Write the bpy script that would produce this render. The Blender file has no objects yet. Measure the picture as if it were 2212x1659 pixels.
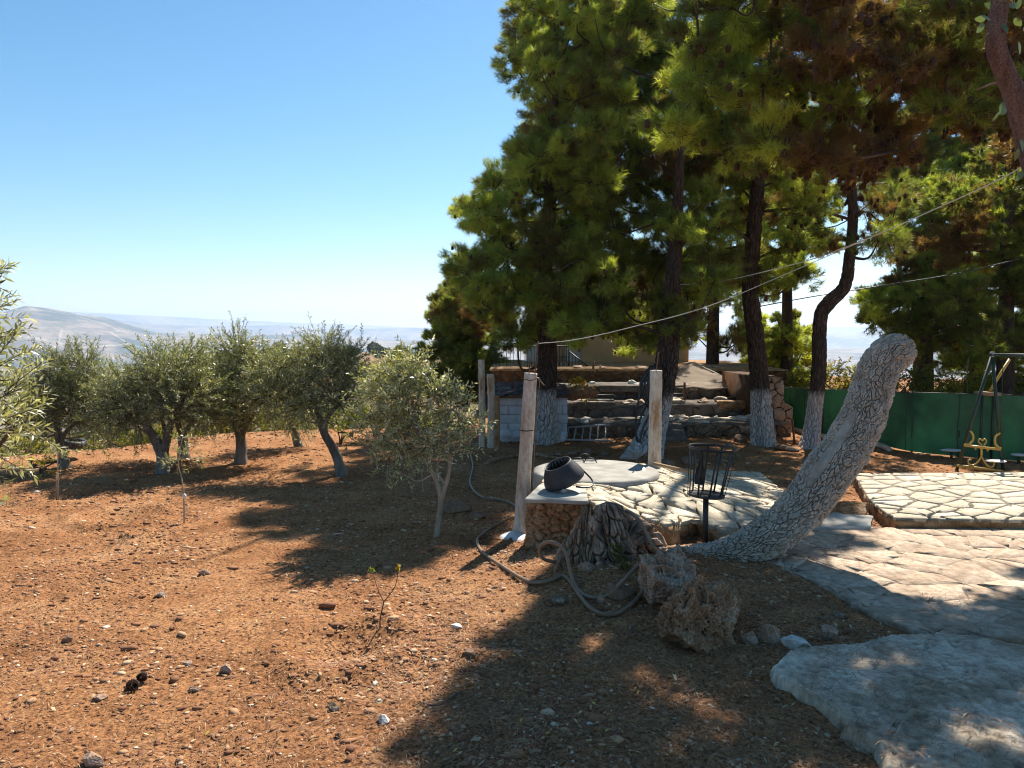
import bpy, math, random
import numpy as np
from mathutils import Vector
PI = math.pi
SC = bpy.context.scene
COL = SC.collection
# ------------------------------------------------------------------ camera, sky, sun
CAMZ = 2.2; PITCH = math.atan(116.5/1661.0); KF = 1661.0
cd = bpy.data.cameras.new('camera'); cam = bpy.data.objects.new('camera', cd); COL.objects.link(cam)
cam.location = (0, 0, CAMZ); cam.rotation_euler = (PI/2-PITCH, 0, 0)
cd.sensor_width = 36; cd.lens = 36*1661.0/2212; cd.clip_end = 80000; cd.clip_start = 0.05
SC.camera = cam
SUN_EL = math.radians(49); SUN_AZ = math.radians(24.5)       # azimuth from +Y towards +X
w = bpy.data.worlds.new('World'); SC.world = w; w.use_nodes = True
nt = w.node_tree; bg = nt.nodes['Background']
sk = nt.nodes.new('ShaderNodeTexSky'); sk.sky_type = 'NISHITA'; sk.sun_disc = False
sk.sun_elevation = SUN_EL; sk.sun_rotation = SUN_AZ; sk.altitude = 900; sk.air_density = 1.0; sk.dust_density = 0.4; sk.ozone_density = 1.6
hs_ = nt.nodes.new('ShaderNodeHueSaturation'); hs_.inputs['Hue'].default_value = .488; hs_.inputs['Saturation'].default_value = 1.3; nt.links.new(sk.outputs[0], hs_.inputs['Color'])
nt.links.new(hs_.outputs[0], bg.inputs[0]); bg.inputs[1].default_value = 0.07
sl = bpy.data.lights.new('sun', 'SUN'); sl.energy = 4.8; sl.angle = math.radians(0.53); sl.color = (1.0, 0.93, 0.82)
so = bpy.data.objects.new('sun', sl); COL.objects.link(so); so.location = (10, 20, 30)
sd = Vector((math.sin(SUN_AZ)*math.cos(SUN_EL), math.cos(SUN_AZ)*math.cos(SUN_EL), math.sin(SUN_EL)))
so.rotation_euler = sd.to_track_quat('Z', 'Y').to_euler()
SC.view_settings.view_transform = 'Standard'; SC.view_settings.look = 'None'
SC.view_settings.exposure = 1.08; SC.view_settings.gamma = 1.0
SC.render.engine = 'CYCLES'; SC.cycles.volume_bounces = 1; SC.cycles.max_bounces = 8
SC.cycles.transparent_max_bounces = 8; SC.cycles.filter_width = 1.1

# ------------------------------------------------------------------ maths helpers
def P(x, y, d):
    v = (829.5-y)/KF; u = (x-1106)/KF
    dy = math.cos(PITCH)+v*math.sin(PITCH); dz = -math.sin(PITCH)+v*math.cos(PITCH)
    t = d/dy
    return np.array([u*t, d, CAMZ+dz*t])
def G(x, y, z=0.0):
    v = (829.5-y)/KF; u = (x-1106)/KF
    dy = math.cos(PITCH)+v*math.sin(PITCH); dz = -math.sin(PITCH)+v*math.cos(PITCH)
    t = (z-CAMZ)/dz
    return np.array([u*t, dy*t, z])
def hsh(ix, iy, iz, s):
    with np.errstate(over='ignore'):
        h = (ix.astype(np.int64)*374761393 + iy.astype(np.int64)*668265263 + iz.astype(np.int64)*2147483647 + s*1274126177) & 0xffffffff
        h = ((h ^ (h >> 13))*1274126177) & 0xffffffff
        h = ((h ^ (h >> 16))*2246822519) & 0xffffffff
        h = h ^ (h >> 15)
    return (h & 0xffffff)/float(0x1000000)
def vnoise(Q, s=0):
    i = np.floor(Q).astype(np.int64); f = Q-i; f = f*f*(3-2*f)
    r = 0
    for a in (0, 1):
        for b in (0, 1):
            for c in (0, 1):
                wt = (f[:, 0] if a else 1-f[:, 0])*(f[:, 1] if b else 1-f[:, 1])*(f[:, 2] if c else 1-f[:, 2])
                r = r+wt*hsh(i[:, 0]+a, i[:, 1]+b, i[:, 2]+c, s)
    return r*2-1
def fbm(Q, o=4, s=0, g=0.5):
    r = 0; a = 1.0; t = 0
    for k in range(o):
        r = r+a*vnoise(Q*(2.03**k)+k*7.3, s+k); t += a; a *= g
    return r/t
def cell(Q, s=0):
    i = np.floor(Q).astype(np.int64)
    f1 = np.full(len(Q), 9.0); f2 = np.full(len(Q), 9.0); idv = np.zeros(len(Q))
    for a in (-1, 0, 1):
        for b in (-1, 0, 1):
            for c in (-1, 0, 1):
                ca, cb, cc = i[:, 0]+a, i[:, 1]+b, i[:, 2]+c
                px = ca+hsh(ca, cb, cc, s); py = cb+hsh(ca, cb, cc, s+11); pz = cc+hsh(ca, cb, cc, s+23)
                d = np.sqrt((px-Q[:, 0])**2+(py-Q[:, 1])**2+(pz-Q[:, 2])**2)
                m = d < f1
                f2 = np.where(m, f1, np.minimum(f2, d)); idv = np.where(m, hsh(ca, cb, cc, s+31), idv); f1 = np.where(m, d, f1)
    return f1, f2, idv
def sstep(a, b, x):
    t = np.clip((x-a)/(b-a), 0, 1); return t*t*(3-2*t)
def unit(v): return v/np.maximum(np.linalg.norm(v, axis=-1, keepdims=True), 1e-9)
def inpoly(X, Y, poly):
    r = np.zeros(X.shape, bool); n = len(poly)
    for k in range(n):
        x1, y1 = poly[k][:2]; x2, y2 = poly[(k+1) % n][:2]
        if y1 == y2: continue
        c = ((y1 > Y) != (y2 > Y)) & (X < (x2-x1)*(Y-y1)/(y2-y1)+x1)
        r ^= c
    return r
def edist(X, Y, poly):
    d = np.full(X.shape, 1e9); n = len(poly)
    for k in range(n):
        x1, y1 = poly[k][:2]; x2, y2 = poly[(k+1) % n][:2]
        dx, dy = x2-x1, y2-y1; t = np.clip(((X-x1)*dx+(Y-y1)*dy)/(dx*dx+dy*dy+1e-12), 0, 1)
        d = np.minimum(d, np.hypot(X-x1-t*dx, Y-y1-t*dy))
    return d
def cr(pts, n):
    p = np.array(pts, float); m = len(p)
    if m < 3:
        t = np.linspace(0, 1, n)[:, None]; return p[0]*(1-t)+p[-1]*t
    q = np.vstack([2*p[0]-p[1], p, 2*p[-1]-p[-2]])
    t = np.linspace(0, m-1-1e-6, n); i = t.astype(int); f = (t-i)[:, None]
    a, b, c, d = q[i], q[i+1], q[i+2], q[i+3]
    return .5*((2*b)+(-a+c)*f+(2*a-5*b+4*c-d)*f*f+(-a+3*b-3*c+d)*f**3)

# ------------------------------------------------------------------ mesh builder
class MB:
    def __init__(s): s.v = []; s.f = []; s.t = []; s.n = 0
    def add(s, V, F, t=0.5):
        V = np.asarray(V, float).reshape(-1, 3)
        if isinstance(F, list) and len(F) and len(set(len(a) for a in F)) > 1:
            for fc in F: s.f.append(np.array([fc])+s.n); s.t.append(np.full(1, t))
        else:
            F = np.asarray(F, int); s.f.append(F+s.n); s.t.append(np.broadcast_to(np.asarray(t, float), (len(F),)).copy())
        s.v.append(V); s.n += len(V)
    def box(s, c, size, rz=0, rx=0, ry=0, t=0.5):
        x, y, z = [q/2 for q in size]
        V = np.array([[a*x, b*y, cc*z] for cc in (-1, 1) for b in (-1, 1) for a in (-1, 1)], float)
        V = V@rot(rx, ry, rz).T+np.array(c)
        s.add(V, [[0, 2, 3, 1], [4, 5, 7, 6], [0, 1, 5, 4], [2, 6, 7, 3], [0, 4, 6, 2], [1, 3, 7, 5]], t)
    def tube(s, path, rad, ns=8, disp=None, t=0.5, cap=True):
        path = np.asarray(path, float); n = len(path); rad = np.broadcast_to(np.asarray(rad, float), (n,))
        T = unit(np.gradient(path, axis=0)); nrm = np.zeros((n, 3))
        a = np.array([0, 0, 1.0]) if abs(T[0][2]) < .9 else np.array([1.0, 0, 0])
        u = np.cross(T[0], a); u /= np.linalg.norm(u)
        for k in range(n):
            u = u-T[k]*np.dot(u, T[k]); u /= np.linalg.norm(u)+1e-12; nrm[k] = u
        bn = np.cross(T, nrm)
        th = np.arange(ns)/ns*2*PI
        R = rad[:, None]*np.ones(ns)[None, :]
        dirs = nrm[:, None, :]*np.cos(th)[None, :, None]+bn[:, None, :]*np.sin(th)[None, :, None]
        if disp is not None:
            L = np.concatenate([[0], np.cumsum(np.linalg.norm(np.diff(path, axis=0), axis=1))])
            R = R+disp(np.broadcast_to(th, (n, ns)), np.broadcast_to(L[:, None], (n, ns)), R, dirs)
        V = (path[:, None, :]+dirs*R[:, :, None]).reshape(-1, 3)
        i = np.arange(n-1)[:, None]*ns; j = np.arange(ns)[None, :]; j2 = (j+1) % ns
        F = np.stack([i+j, i+j2, i+ns+j2, i+ns+j], -1).reshape(-1, 4)
        s.add(V, F, t)
        if cap:
            for e, o in ((0, 0), (n-1, (n-1)*ns)):
                s.v.append(path[e][None, :]); c = s.n; s.n += 1; b0 = c-n*ns-(0 if e == 0 else 1)
                jj = np.arange(ns); F = np.stack([np.full(ns, c), b0+o+(jj+1) % ns, b0+o+jj], -1)
                if e: F = F[:, ::-1]
                s.f.append(F); s.t.append(np.full(ns, t if np.isscalar(t) else .5))
    def lathe(s, prof, ns=32, M=None, o=(0, 0, 0), t=0.5):
        pr = np.array(prof, float); n = len(pr); th = np.arange(ns)/ns*2*PI
        V = np.stack([pr[:, 0:1]*np.cos(th), pr[:, 0:1]*np.sin(th), np.repeat(pr[:, 1:2], ns, 1)], -1).reshape(-1, 3)
        if M is not None: V = V@M.T
        V = V+np.array(o)
        i = np.arange(n-1)[:, None]*ns; j = np.arange(ns)[None, :]; j2 = (j+1) % ns
        s.add(V, np.stack([i+j, i+j2, i+ns+j2, i+ns+j], -1).reshape(-1, 4), t)
    def build(s, name, mat, root=None, smooth=False, bevel=0, loc=None):
        V = np.concatenate(s.v)
        wr = root if root is None or '_w' in root.keys() else root.parent
        off = np.array(loc if loc is not None else (wr['_w'] if wr is not None else (0, 0, 0)), float)
        V = V-off
        me = bpy.data.meshes.new(name)
        me.vertices.add(len(V)); me.vertices.foreach_set('co', V.astype(np.float32).ravel())
        lt = np.concatenate([np.full(len(f), f.shape[1]) for f in s.f]); li = np.concatenate([f.ravel() for f in s.f])
        me.loops.add(len(li)); me.loops.foreach_set('vertex_index', li.astype(np.int32))
        me.polygons.add(len(lt)); me.polygons.foreach_set('loop_start', np.concatenate([[0], np.cumsum(lt)[:-1]]).astype(np.int32))
        if smooth: me.polygons.foreach_set('use_smooth', np.ones(len(lt), bool))
        me.update(calc_edges=True)
        a = me.attributes.new('tint', 'FLOAT', 'FACE'); a.data.foreach_set('value', np.concatenate(s.t).astype(np.float32))
        me.materials.append(mat)
        o = bpy.data.objects.new(name, me); COL.objects.link(o)
        if root is not None: o.parent = root
        else: o.location = off
        if bevel:
            b = o.modifiers.new('bevel', 'BEVEL'); b.width = bevel; b.segments = 2; b.limit_method = 'ANGLE'
        return o
def rot(rx, ry, rz):
    cx, sx, cy, sy, cz, sz = math.cos(rx), math.sin(rx), math.cos(ry), math.sin(ry), math.cos(rz), math.sin(rz)
    X = np.array([[1, 0, 0], [0, cx, -sx], [0, sx, cx]]); Y = np.array([[cy, 0, sy], [0, 1, 0], [-sy, 0, cy]]); Z = np.array([[cz, -sz, 0], [sz, cz, 0], [0, 0, 1]])
    return Z@Y@X
ROOTS = []
def thing(name, label, cat, loc, group=None):
    o = bpy.data.objects.new(name, None); COL.objects.link(o); o.location = [float(q) for q in loc]; o.empty_display_size = .1
    o['_w'] = [float(q) for q in loc]; o['label'] = label; o['category'] = cat
    if group: o['group'] = group
    ROOTS.append(o); return o
def tag(o, label, cat, group=None):
    o['label'] = label; o['category'] = cat
    if group: o['group'] = group
    return o
def kind(o, k): o['kind'] = k; return o

# ------------------------------------------------------------------ materials
def ramp(N, L, src, stops, interp='LINEAR'):
    r = N.new('ShaderNodeValToRGB'); r.color_ramp.interpolation = interp
    e = r.color_ramp.elements
    while len(e) > len(stops): e.remove(e[-1])
    while len(e) < len(stops): e.new(0.5)
    for k, (p, c) in enumerate(stops): e[k].position = p; e[k].color = (*c, 1)
    L.new(src, r.inputs[0]); return r.outputs[0]
def noise(N, L, scale, detail=6, rough=.6, vec=None, dist=0):
    n = N.new('ShaderNodeTexNoise'); n.inputs['Scale'].default_value = scale; n.inputs['Detail'].default_value = detail
    n.inputs['Roughness'].default_value = rough; n.inputs['Distortion'].default_value = dist
    if vec is not None: L.new(vec, n.inputs['Vector'])
    return n.outputs['Fac']
def mixc(N, L, f, a, b, mode='MIX'):
    m = N.new('ShaderNodeMix'); m.data_type = 'RGBA'; m.blend_type = mode
    for s_, v in ((m.inputs[0], f), (m.inputs[6], a), (m.inputs[7], b)):
        if isinstance(v, (int, float)): s_.default_value = v
        elif isinstance(v, tuple): s_.default_value = (*v, 1)
        else: L.new(v, s_)
    return m.outputs[2]
def mth(N, L, op, a, b=0.0, clamp=False):
    m = N.new('ShaderNodeMath'); m.operation = op; m.use_clamp = clamp
    for s_, v in ((m.inputs[0], a), (m.inputs[1], b)):
        if isinstance(v, (int, float)): s_.default_value = v
        else: L.new(v, s_)
    return m.outputs[0]
def newmat(name):
    m = bpy.data.materials.new(name); m.use_nodes = True; N = m.node_tree.nodes; L = m.node_tree.links
    return m, N, L, N['Principled BSDF']
def attr(N, n='tint'):
    a = N.new('ShaderNodeAttribute'); a.attribute_name = n; return a.outputs['Fac']
def objco(N, scale=None, L=None):
    t = N.new('ShaderNodeTexCoord')
    if scale is None: return t.outputs['Object']
    mp = N.new('ShaderNodeMapping'); mp.inputs['Scale'].default_value = scale; L.new(t.outputs['Object'], mp.inputs[0]); return mp.outputs[0]
def bump(N, L, h, strength, dist, bs):
    b = N.new('ShaderNodeBump'); b.inputs['Strength'].default_value = strength; b.inputs['Distance'].default_value = dist
    L.new(h, b.inputs['Height']); L.new(b.outputs[0], bs.inputs['Normal'])
def rockmat(name, stops, scale=3, rough=.9, bstr=.6, bdist=.02, bscale=25, tint=None, metal=0, aniso=None, fine=None, spec=.3, point=False):
    m, N, L, B = newmat(name); co = objco(N, aniso, L) if aniso else objco(N)
    c = ramp(N, L, noise(N, L, scale, 8, .65, co), stops)
    if fine:
        f2 = ramp(N, L, noise(N, L, scale*9, 5, .7, co), [(.35, fine), (.6, (1, 1, 1))]); c = mixc(N, L, 1.0, c, f2, 'MULTIPLY')
    if tint:
        c = mixc(N, L, 1.0, c, ramp(N, L, attr(N), tint), 'MULTIPLY')
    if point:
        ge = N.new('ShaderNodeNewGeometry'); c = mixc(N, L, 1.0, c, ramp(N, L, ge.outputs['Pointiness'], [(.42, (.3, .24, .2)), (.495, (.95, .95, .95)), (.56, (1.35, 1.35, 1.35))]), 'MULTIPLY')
    L.new(c, B.inputs['Base Color']); B.inputs['Roughness'].default_value = rough; B.inputs['Metallic'].default_value = metal
    B.inputs['Specular IOR Level'].default_value = spec
    if bstr: bump(N, L, noise(N, L, bscale, 8, .7, co), bstr, bdist, B)
    return m
def leafmat(name, stops, trans=.35, rough=.5, spec=.4):
    m, N, L, B = newmat(name)
    c = ramp(N, L, attr(N), stops)
    L.new(c, B.inputs['Base Color']); B.inputs['Roughness'].default_value = rough; B.inputs['Specular IOR Level'].default_value = spec
    tr = N.new('ShaderNodeBsdfTranslucent'); c2 = mixc(N, L, 1.0, c, (1.75, 1.65, .65), 'MULTIPLY'); L.new(c2, tr.inputs[0])
    mx = N.new('ShaderNodeMixShader'); mx.inputs[0].default_value = trans
    L.new(B.outputs[0], mx.inputs[1]); L.new(tr.outputs[0], mx.inputs[2]); L.new(mx.outputs[0], N['Material Output'].inputs[0])
    return m
NEEDLE = leafmat('pine_needles', [(0, (.20, .11, .055)), (.16, (.16, .11, .05)), (.25, (.12, .165, .05)), (.6, (.25, .31, .07)), (1, (.46, .50, .11))], .6, .42, .4)
OLIVE = leafmat('olive_leaves', [(0, (.11, .125, .06)), (.5, (.24, .265, .13)), (.8, (.37, .385, .23)), (1, (.62, .62, .5))], .3, .38, .6)
BUSH = leafmat('bush_leaves', [(0, (.05, .075, .015)), (.5, (.13, .17, .02)), (.85, (.30, .29, .03)), (1, (.40, .22, .03))], .45, .5, .3)
OAK = leafmat('oak_leaves', [(0, (.07, .12, .04)), (1, (.14, .2, .1))], .2, .4, .5)
def barkmat(name, dark, light, wash=None, wz=(0.8, 1.05), crack=True):
    m, N, L, B = newmat(name); co = objco(N); cs = objco(N, (9, 9, 2.2), L)
    n1 = noise(N, L, 2.2, 8, .7, cs)
    c = ramp(N, L, n1, [(.3, dark), (.7, light)])
    if wash:
        sx = N.new('ShaderNodeSeparateXYZ'); L.new(co, sx.inputs[0])
        z = mth(N, L, 'ADD', sx.outputs[2], mth(N, L, 'MULTIPLY', noise(N, L, 6, 4, .6, co), .25))
        f = N.new('ShaderNodeMapRange'); f.inputs[1].default_value = wz[0]+.12; f.inputs[2].default_value = wz[1]+.12; f.inputs[3].default_value = 1; f.inputs[4].default_value = 0
        L.new(z, f.inputs[0])
        wc = ramp(N, L, n1, [(.25, tuple(q*.35 for q in wash)), (.5, wash), (.9, tuple(min(1, q*1.15) for q in wash))])
        c = mixc(N, L, f.outputs[0], c, wc)
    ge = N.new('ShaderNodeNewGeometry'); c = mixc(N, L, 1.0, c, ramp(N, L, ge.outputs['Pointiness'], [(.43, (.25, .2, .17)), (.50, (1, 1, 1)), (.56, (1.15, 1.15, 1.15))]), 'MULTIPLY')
    L.new(c, B.inputs['Base Color']); B.inputs['Roughness'].default_value = .95; B.inputs['Specular IOR Level'].default_value = .15
    bump(N, L, noise(N, L, 4, 8, .75, cs), .9, .02, B)
    return m
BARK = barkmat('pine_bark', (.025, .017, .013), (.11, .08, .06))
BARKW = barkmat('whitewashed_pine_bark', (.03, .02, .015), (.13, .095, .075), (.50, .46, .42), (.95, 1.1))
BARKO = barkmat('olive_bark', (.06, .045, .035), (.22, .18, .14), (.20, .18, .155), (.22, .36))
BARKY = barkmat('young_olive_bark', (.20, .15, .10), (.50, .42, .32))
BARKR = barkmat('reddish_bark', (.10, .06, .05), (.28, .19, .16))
CONE = rockmat('cone_brown', [(.3, (.035, .02, .012)), (.7, (.09, .05, .03))], 20, bstr=0)
TWIG = rockmat('twig_brown', [(.3, (.05, .035, .025)), (.7, (.14, .10, .075))], 12, bstr=0)
STONE = rockmat('flagstone', [(.25, (.42, .36, .27)), (.5, (.60, .54, .43)), (.75, (.72, .67, .56))], 3.5, bstr=.5, bdist=.01, bscale=30, tint=[(0, (.7, .66, .6)), (1, (1.05, 1.03, 1.0))], fine=(.7, .65, .58))
MORTAR = rockmat('mortar', [(.3, (.20, .17, .13)), (.7, (.36, .31, .25))], 8, bstr=.8, bdist=.02, bscale=30)
PAVE = rockmat('worn_pavement', [(.3, (.40, .30, .22)), (.5, (.55, .45, .35)), (.75, (.66, .58, .47))], 1.6, bstr=.7, bdist=.02, bscale=14, tint=[(0, (.82, .77, .72)), (1, (1.05, 1.0, .96))], fine=(.6, .54, .48))
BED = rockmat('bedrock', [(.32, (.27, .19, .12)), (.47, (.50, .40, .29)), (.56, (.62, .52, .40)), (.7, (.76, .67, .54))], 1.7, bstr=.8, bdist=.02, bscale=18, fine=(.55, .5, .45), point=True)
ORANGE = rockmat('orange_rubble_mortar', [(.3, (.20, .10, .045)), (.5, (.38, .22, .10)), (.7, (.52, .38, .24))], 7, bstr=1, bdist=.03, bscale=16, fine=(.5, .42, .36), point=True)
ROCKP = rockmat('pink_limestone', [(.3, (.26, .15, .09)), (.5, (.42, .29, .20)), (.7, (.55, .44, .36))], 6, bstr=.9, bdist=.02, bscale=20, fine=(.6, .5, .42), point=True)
ROCKB = rockmat('brown_eroded_rock', [(.3, (.14, .085, .05)), (.5, (.28, .20, .13)), (.7, (.45, .37, .29))], 6, bstr=1, bdist=.02, bscale=18, fine=(.45, .38, .3))
ROCKW = rockmat('white_limestone', [(.3, (.46, .41, .34)), (.7, (.78, .74, .68))], 6, bstr=.8, bdist=.02, bscale=20)
ROCKR = rockmat('ochre_eroded_rock', [(.3, (.20, .11, .055)), (.5, (.36, .22, .12)), (.7, (.52, .38, .26))], 6, bstr=1, bdist=.02, bscale=22, fine=(.42, .34, .28), point=True)
ROCKD = rockmat('dark_rock', [(.3, (.13, .07, .04)), (.7, (.32, .20, .13))], 6, bstr=.8, bdist=.02, bscale=20)
PLASTERW = rockmat('whitewash_concrete', [(.34, (.38, .23, .12)), (.44, (.66, .56, .45)), (.75, (.78, .72, .64))], 4, aniso=(1, 1, .3), bstr=.5, bdist=.01, bscale=25, fine=(.7, .6, .5))
WASHBLK = rockmat('whitewashed_blocks', [(.3, (.45, .45, .46)), (.7, (.66, .67, .70))], 4, bstr=.6, bdist=.01, bscale=22)
CONC = rockmat('concrete', [(.3, (.30, .28, .24)), (.55, (.45, .43, .38)), (.75, (.62, .6, .55))], 2.5, bstr=.5, bdist=.008, bscale=30)
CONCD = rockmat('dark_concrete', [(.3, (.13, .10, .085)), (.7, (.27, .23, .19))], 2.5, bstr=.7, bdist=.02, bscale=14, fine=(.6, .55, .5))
OCHRE = rockmat('ochre_plaster', [(.3, (.48, .29, .14)), (.7, (.66, .43, .24))], 1.2, bstr=.3, bdist=.01, bscale=20)
WHITE = rockmat('white_paint', [(.3, (.62, .61, .58)), (.7, (.75, .74, .72))], 3, bstr=.1, bscale=10)
RUST = rockmat('rust', [(.3, (.10, .045, .025)), (.7, (.22, .11, .06))], 20, bstr=.3, bdist=.003, bscale=60)
BLACKM = rockmat('black_iron', [(.3, (.012, .012, .012)), (.7, (.035, .032, .03))], 10, rough=.5, bstr=.2, bdist=.002, bscale=60, spec=.5)
GREENM = rockmat('dark_green_iron', [(.3, (.012, .03, .022)), (.7, (.03, .055, .04))], 6, rough=.5, bstr=0, spec=.5)
GOLD = rockmat('gold_paint', [(.3, (.45, .30, .05)), (.7, (.62, .44, .10))], 8, rough=.35, bstr=0, spec=.5)
RUBBER = rockmat('black_rubber', [(.3, (.018, .018, .02)), (.7, (.05, .05, .05))], 6, rough=.6, bstr=.3, bdist=.004, bscale=40, spec=.5)
HOSE = rockmat('brown_hose', [(.3, (.15, .095, .055)), (.7, (.27, .185, .115))], 6, rough=.5, bstr=.1, bdist=.002, bscale=40, spec=.4)
HOSEB = rockmat('black_hose', [(.3, (.012, .012, .013)), (.7, (.03, .03, .03))], 6, rough=.4, bstr=0, spec=.5)
WOOD = rockmat('pale_wood', [(.3, (.28, .17, .09)), (.7, (.42, .29, .17))], 6, aniso=(1, 12, 12), bstr=.3, bdist=.004, bscale=20)
DEAD = rockmat('dead_wood', [(.3, (.10, .055, .032)), (.5, (.33, .205, .12)), (.72, (.60, .43, .28))], 5, aniso=(3, 3, .7), bstr=1, bdist=.02, bscale=12, fine=(.5, .45, .4), point=True)
DEADK = rockmat('charred_wood', [(.3, (.055, .036, .025)), (.5, (.22, .145, .095)), (.7, (.50, .37, .26))], 6, bstr=1, bdist=.02, bscale=18, point=True)
ALU = rockmat('grey_metal', [(.3, (.28, .28, .28)), (.7, (.42, .42, .42))], 6, rough=.5, bstr=0, spec=.5)
TERRA = rockmat('dry_reddish_straw', [(.3, (.25, .11, .05)), (.7, (.45, .24, .12))], 9, bstr=1, bdist=.02, bscale=30)
CORD = rockmat('pale_cable', [(.3, (.5, .46, .4)), (.7, (.62, .58, .5))], 3, bstr=0)
DARKG = rockmat('dark_opening', [(.3, (.01, .01, .01)), (.7, (.02, .02, .02))], 3, bstr=0, rough=.3)
TARP = rockmat('dark_tarp', [(.3, (.05, .035, .035)), (.55, (.12, .08, .08)), (.75, (.25, .2, .19))], 4, bstr=.9, bdist=.04, bscale=6)

# ------------------------------------------------------------------ ground
FURR = [(-4.6, 8.9, .5), (-1.15, 5.15, .45), (-5.9, 10.1, .5)]
def rise(X, Y): 
    a = .13*np.exp(-(((X-1.2)/1.1)**2+((Y-6.5)/.75)**2))
    a = a+.10*np.exp(-(((X-2.0)/.8)**2+((Y-7.7)/.5)**2))
    a = a+.09*np.exp(-(((X-.85)/.62)**2+((Y-7.0)/.5)**2))
    for fx, fy, r in FURR:                                   # planting hollows with a raised rim
        d = np.hypot(X-fx, (Y-fy)*1.0)/r
        a = a-.09*np.exp(-(d/.55)**2)+.05*np.exp(-((d-1)/.3)**2)
    return a
def ground_h(X, Y, fine=True):
    X = np.asarray(X, float); Y = np.asarray(Y, float); sh = X.shape; X = X.ravel(); Y = Y.ravel()
    r = np.hypot(X, Y); u = X/np.maximum(Y, 1.0)
    u = np.where(Y < 1.0, np.sign(X)*1.5, u)
    Q = np.stack([X, Y, 0*X], -1)
    h = rise(X, Y)+.05*fbm(Q*.35, 2, 5)
    if fine:
        fq = np.where(r < 40, 1.0, 0)
        paved = sstep(2.6, 3.6, X)*(Y < 12)
        cl, _, _ = cell(Q*np.array([9., 9., 1]), 3)
        h = h+fq*(1-.8*paved)*(.032*fbm(Q*5, 4, 9, .65)+.034*(.5-cl)*sstep(-.1, .5, vnoise(Q*1.3, 4)))
    # hillside drop beyond the orchard
    far = sstep(17.5, 40, r); h = h*(1-far)
    edge = np.where(X < -1, 16.5+1.2*vnoise(Q*.3, 77), 40)
    edge = edge+np.where((X >= -1), 0, 0)
    dd = np.maximum(r-edge, 0)
    h = h-np.minimum(dd, 45)*.25
    # (names: valley floor, spur, far ridges)
    v = sstep(60, 900, r); h = h*(1-v)+v*(-175+60*sstep(3500, 7000, r)+14*fbm(Q/700, 4, 21))
    us = np.clip(u, -3, 3)
    sp = np.interp(us, [-1.2, -.62, -.50, -.40, -.25, -.1, .2, .6, 1.2], [-75, -62, -24, -15, -8, -14, -26, -40, -60])+2.5*fbm(Q/60, 4, 31)
    wsp = sstep(150, 330, r)*(1-sstep(430, 800, r)); h = h*(1-wsp)+wsp*np.maximum(sp, h)
    px = us*1661+1106
    def ridge(r0, wd, xs, ys, seed, amp, h):
        el = (713-np.interp(px, xs, ys))/1661.
        top = 2.2+el*r0+amp*fbm(Q/(r0*.06), 5, seed)
        wv = sstep(r0-wd, r0, r)
        return np.where(r < r0+10, h*(1-wv)+wv*np.maximum(top, h), top-(r-r0)*.05)
    h = np.where(r > 3000, ridge(5600, 1700, [-900, 0, 60, 110, 170, 230, 330, 500, 640, 800, 900, 1000, 2300, 3200], [690, 684, 668, 672, 681, 688, 716, 724, 722, 733, 735, 742, 752, 700], 41, 14, h), h)
    h = np.where(r > 7600, ridge(9500, 1600, [-900, 0, 150, 330, 480, 600, 720, 900, 1100, 3200], [700, 688, 684, 700, 706, 702, 711, 708, 716, 716], 51, 14, h), h)
    h = np.where(r > 12000, ridge(13500, 1400, [-900, 0, 200, 400, 700, 900, 3200], [690, 676, 680, 688, 700, 707, 707], 61, 10, h), h)
    return h.reshape(sh)
def gz(x, y): return float(ground_h(np.array([x]), np.array([y]), False)[0])
def Gg(x, y):
    p = G(x, y)
    for k in range(4): p = G(x, y, gz(p[0], p[1]))
    return p
rr = [.3, .7, 1.2, 1.7, 2.1]
while rr[-1] < 14: rr.append(rr[-1]*1.0042)
while rr[-1] < 60: rr.append(rr[-1]*1.012)
while rr[-1] < 14500: rr.append(rr[-1]*1.016)
rr = np.array(rr)
an = np.concatenate([np.linspace(-180, -56, 32)[:-1], np.linspace(-56, -38, 50)[:-1], np.linspace(-38, 38, 440)[:-1], np.linspace(38, 56, 50)[:-1], np.linspace(56, 180, 32)[:-1]])*PI/180
RR, AA = np.meshgrid(rr, an, indexing='ij')
XX = RR*np.sin(AA); YY = RR*np.cos(AA)
HH = ground_h(XX, YY)
g = MB(); nr, na = RR.shape
i = np.arange(nr-1)[:, None]*na; j = np.arange(na)[None, :]; j2 = (j+1) % na
V = np.stack([XX, YY, HH], -1).reshape(-1, 3)
F = np.stack([i+j2, i+j, i+na+j, i+na+j2], -1).reshape(-1, 4)[:, ::-1]
F = F[:, ::-1]
g.add(V, F[:, ::-1])
c0 = g.n; g.v.append(np.array([[0, 0, HH[0].mean()]])); g.n += 1
jj = np.arange(na); g.f.append(np.stack([np.full(na, c0), (jj+1) % na, jj], -1)); g.t.append(np.full(na, .5))
m, N, L, B = newmat('red_soil')
geo = N.new('ShaderNodeNewGeometry'); pos = geo.outputs['Position']
ln = N.new('ShaderNodeVectorMath'); ln.operation = 'LENGTH'; L.new(pos, ln.inputs[0])
c1 = ramp(N, L, noise(N, L, 1.1, 8, .7, pos), [(.3, (.20, .085, .036)), (.5, (.34, .162, .072)), (.72, (.45, .25, .125))])
c2 = ramp(N, L, noise(N, L, 38, 6, .75, pos), [(.36, (.28, .22, .19)), (.5, (1, 1, 1)), (.66, (1.7, 1.65, 1.5))])
soil = mixc(N, L, 1.0, c1, c2, 'MULTIPLY')
vo = N.new('ShaderNodeTexVoronoi'); vo.inputs['Scale'].default_value = 26; L.new(pos, vo.inputs['Vector'])
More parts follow.
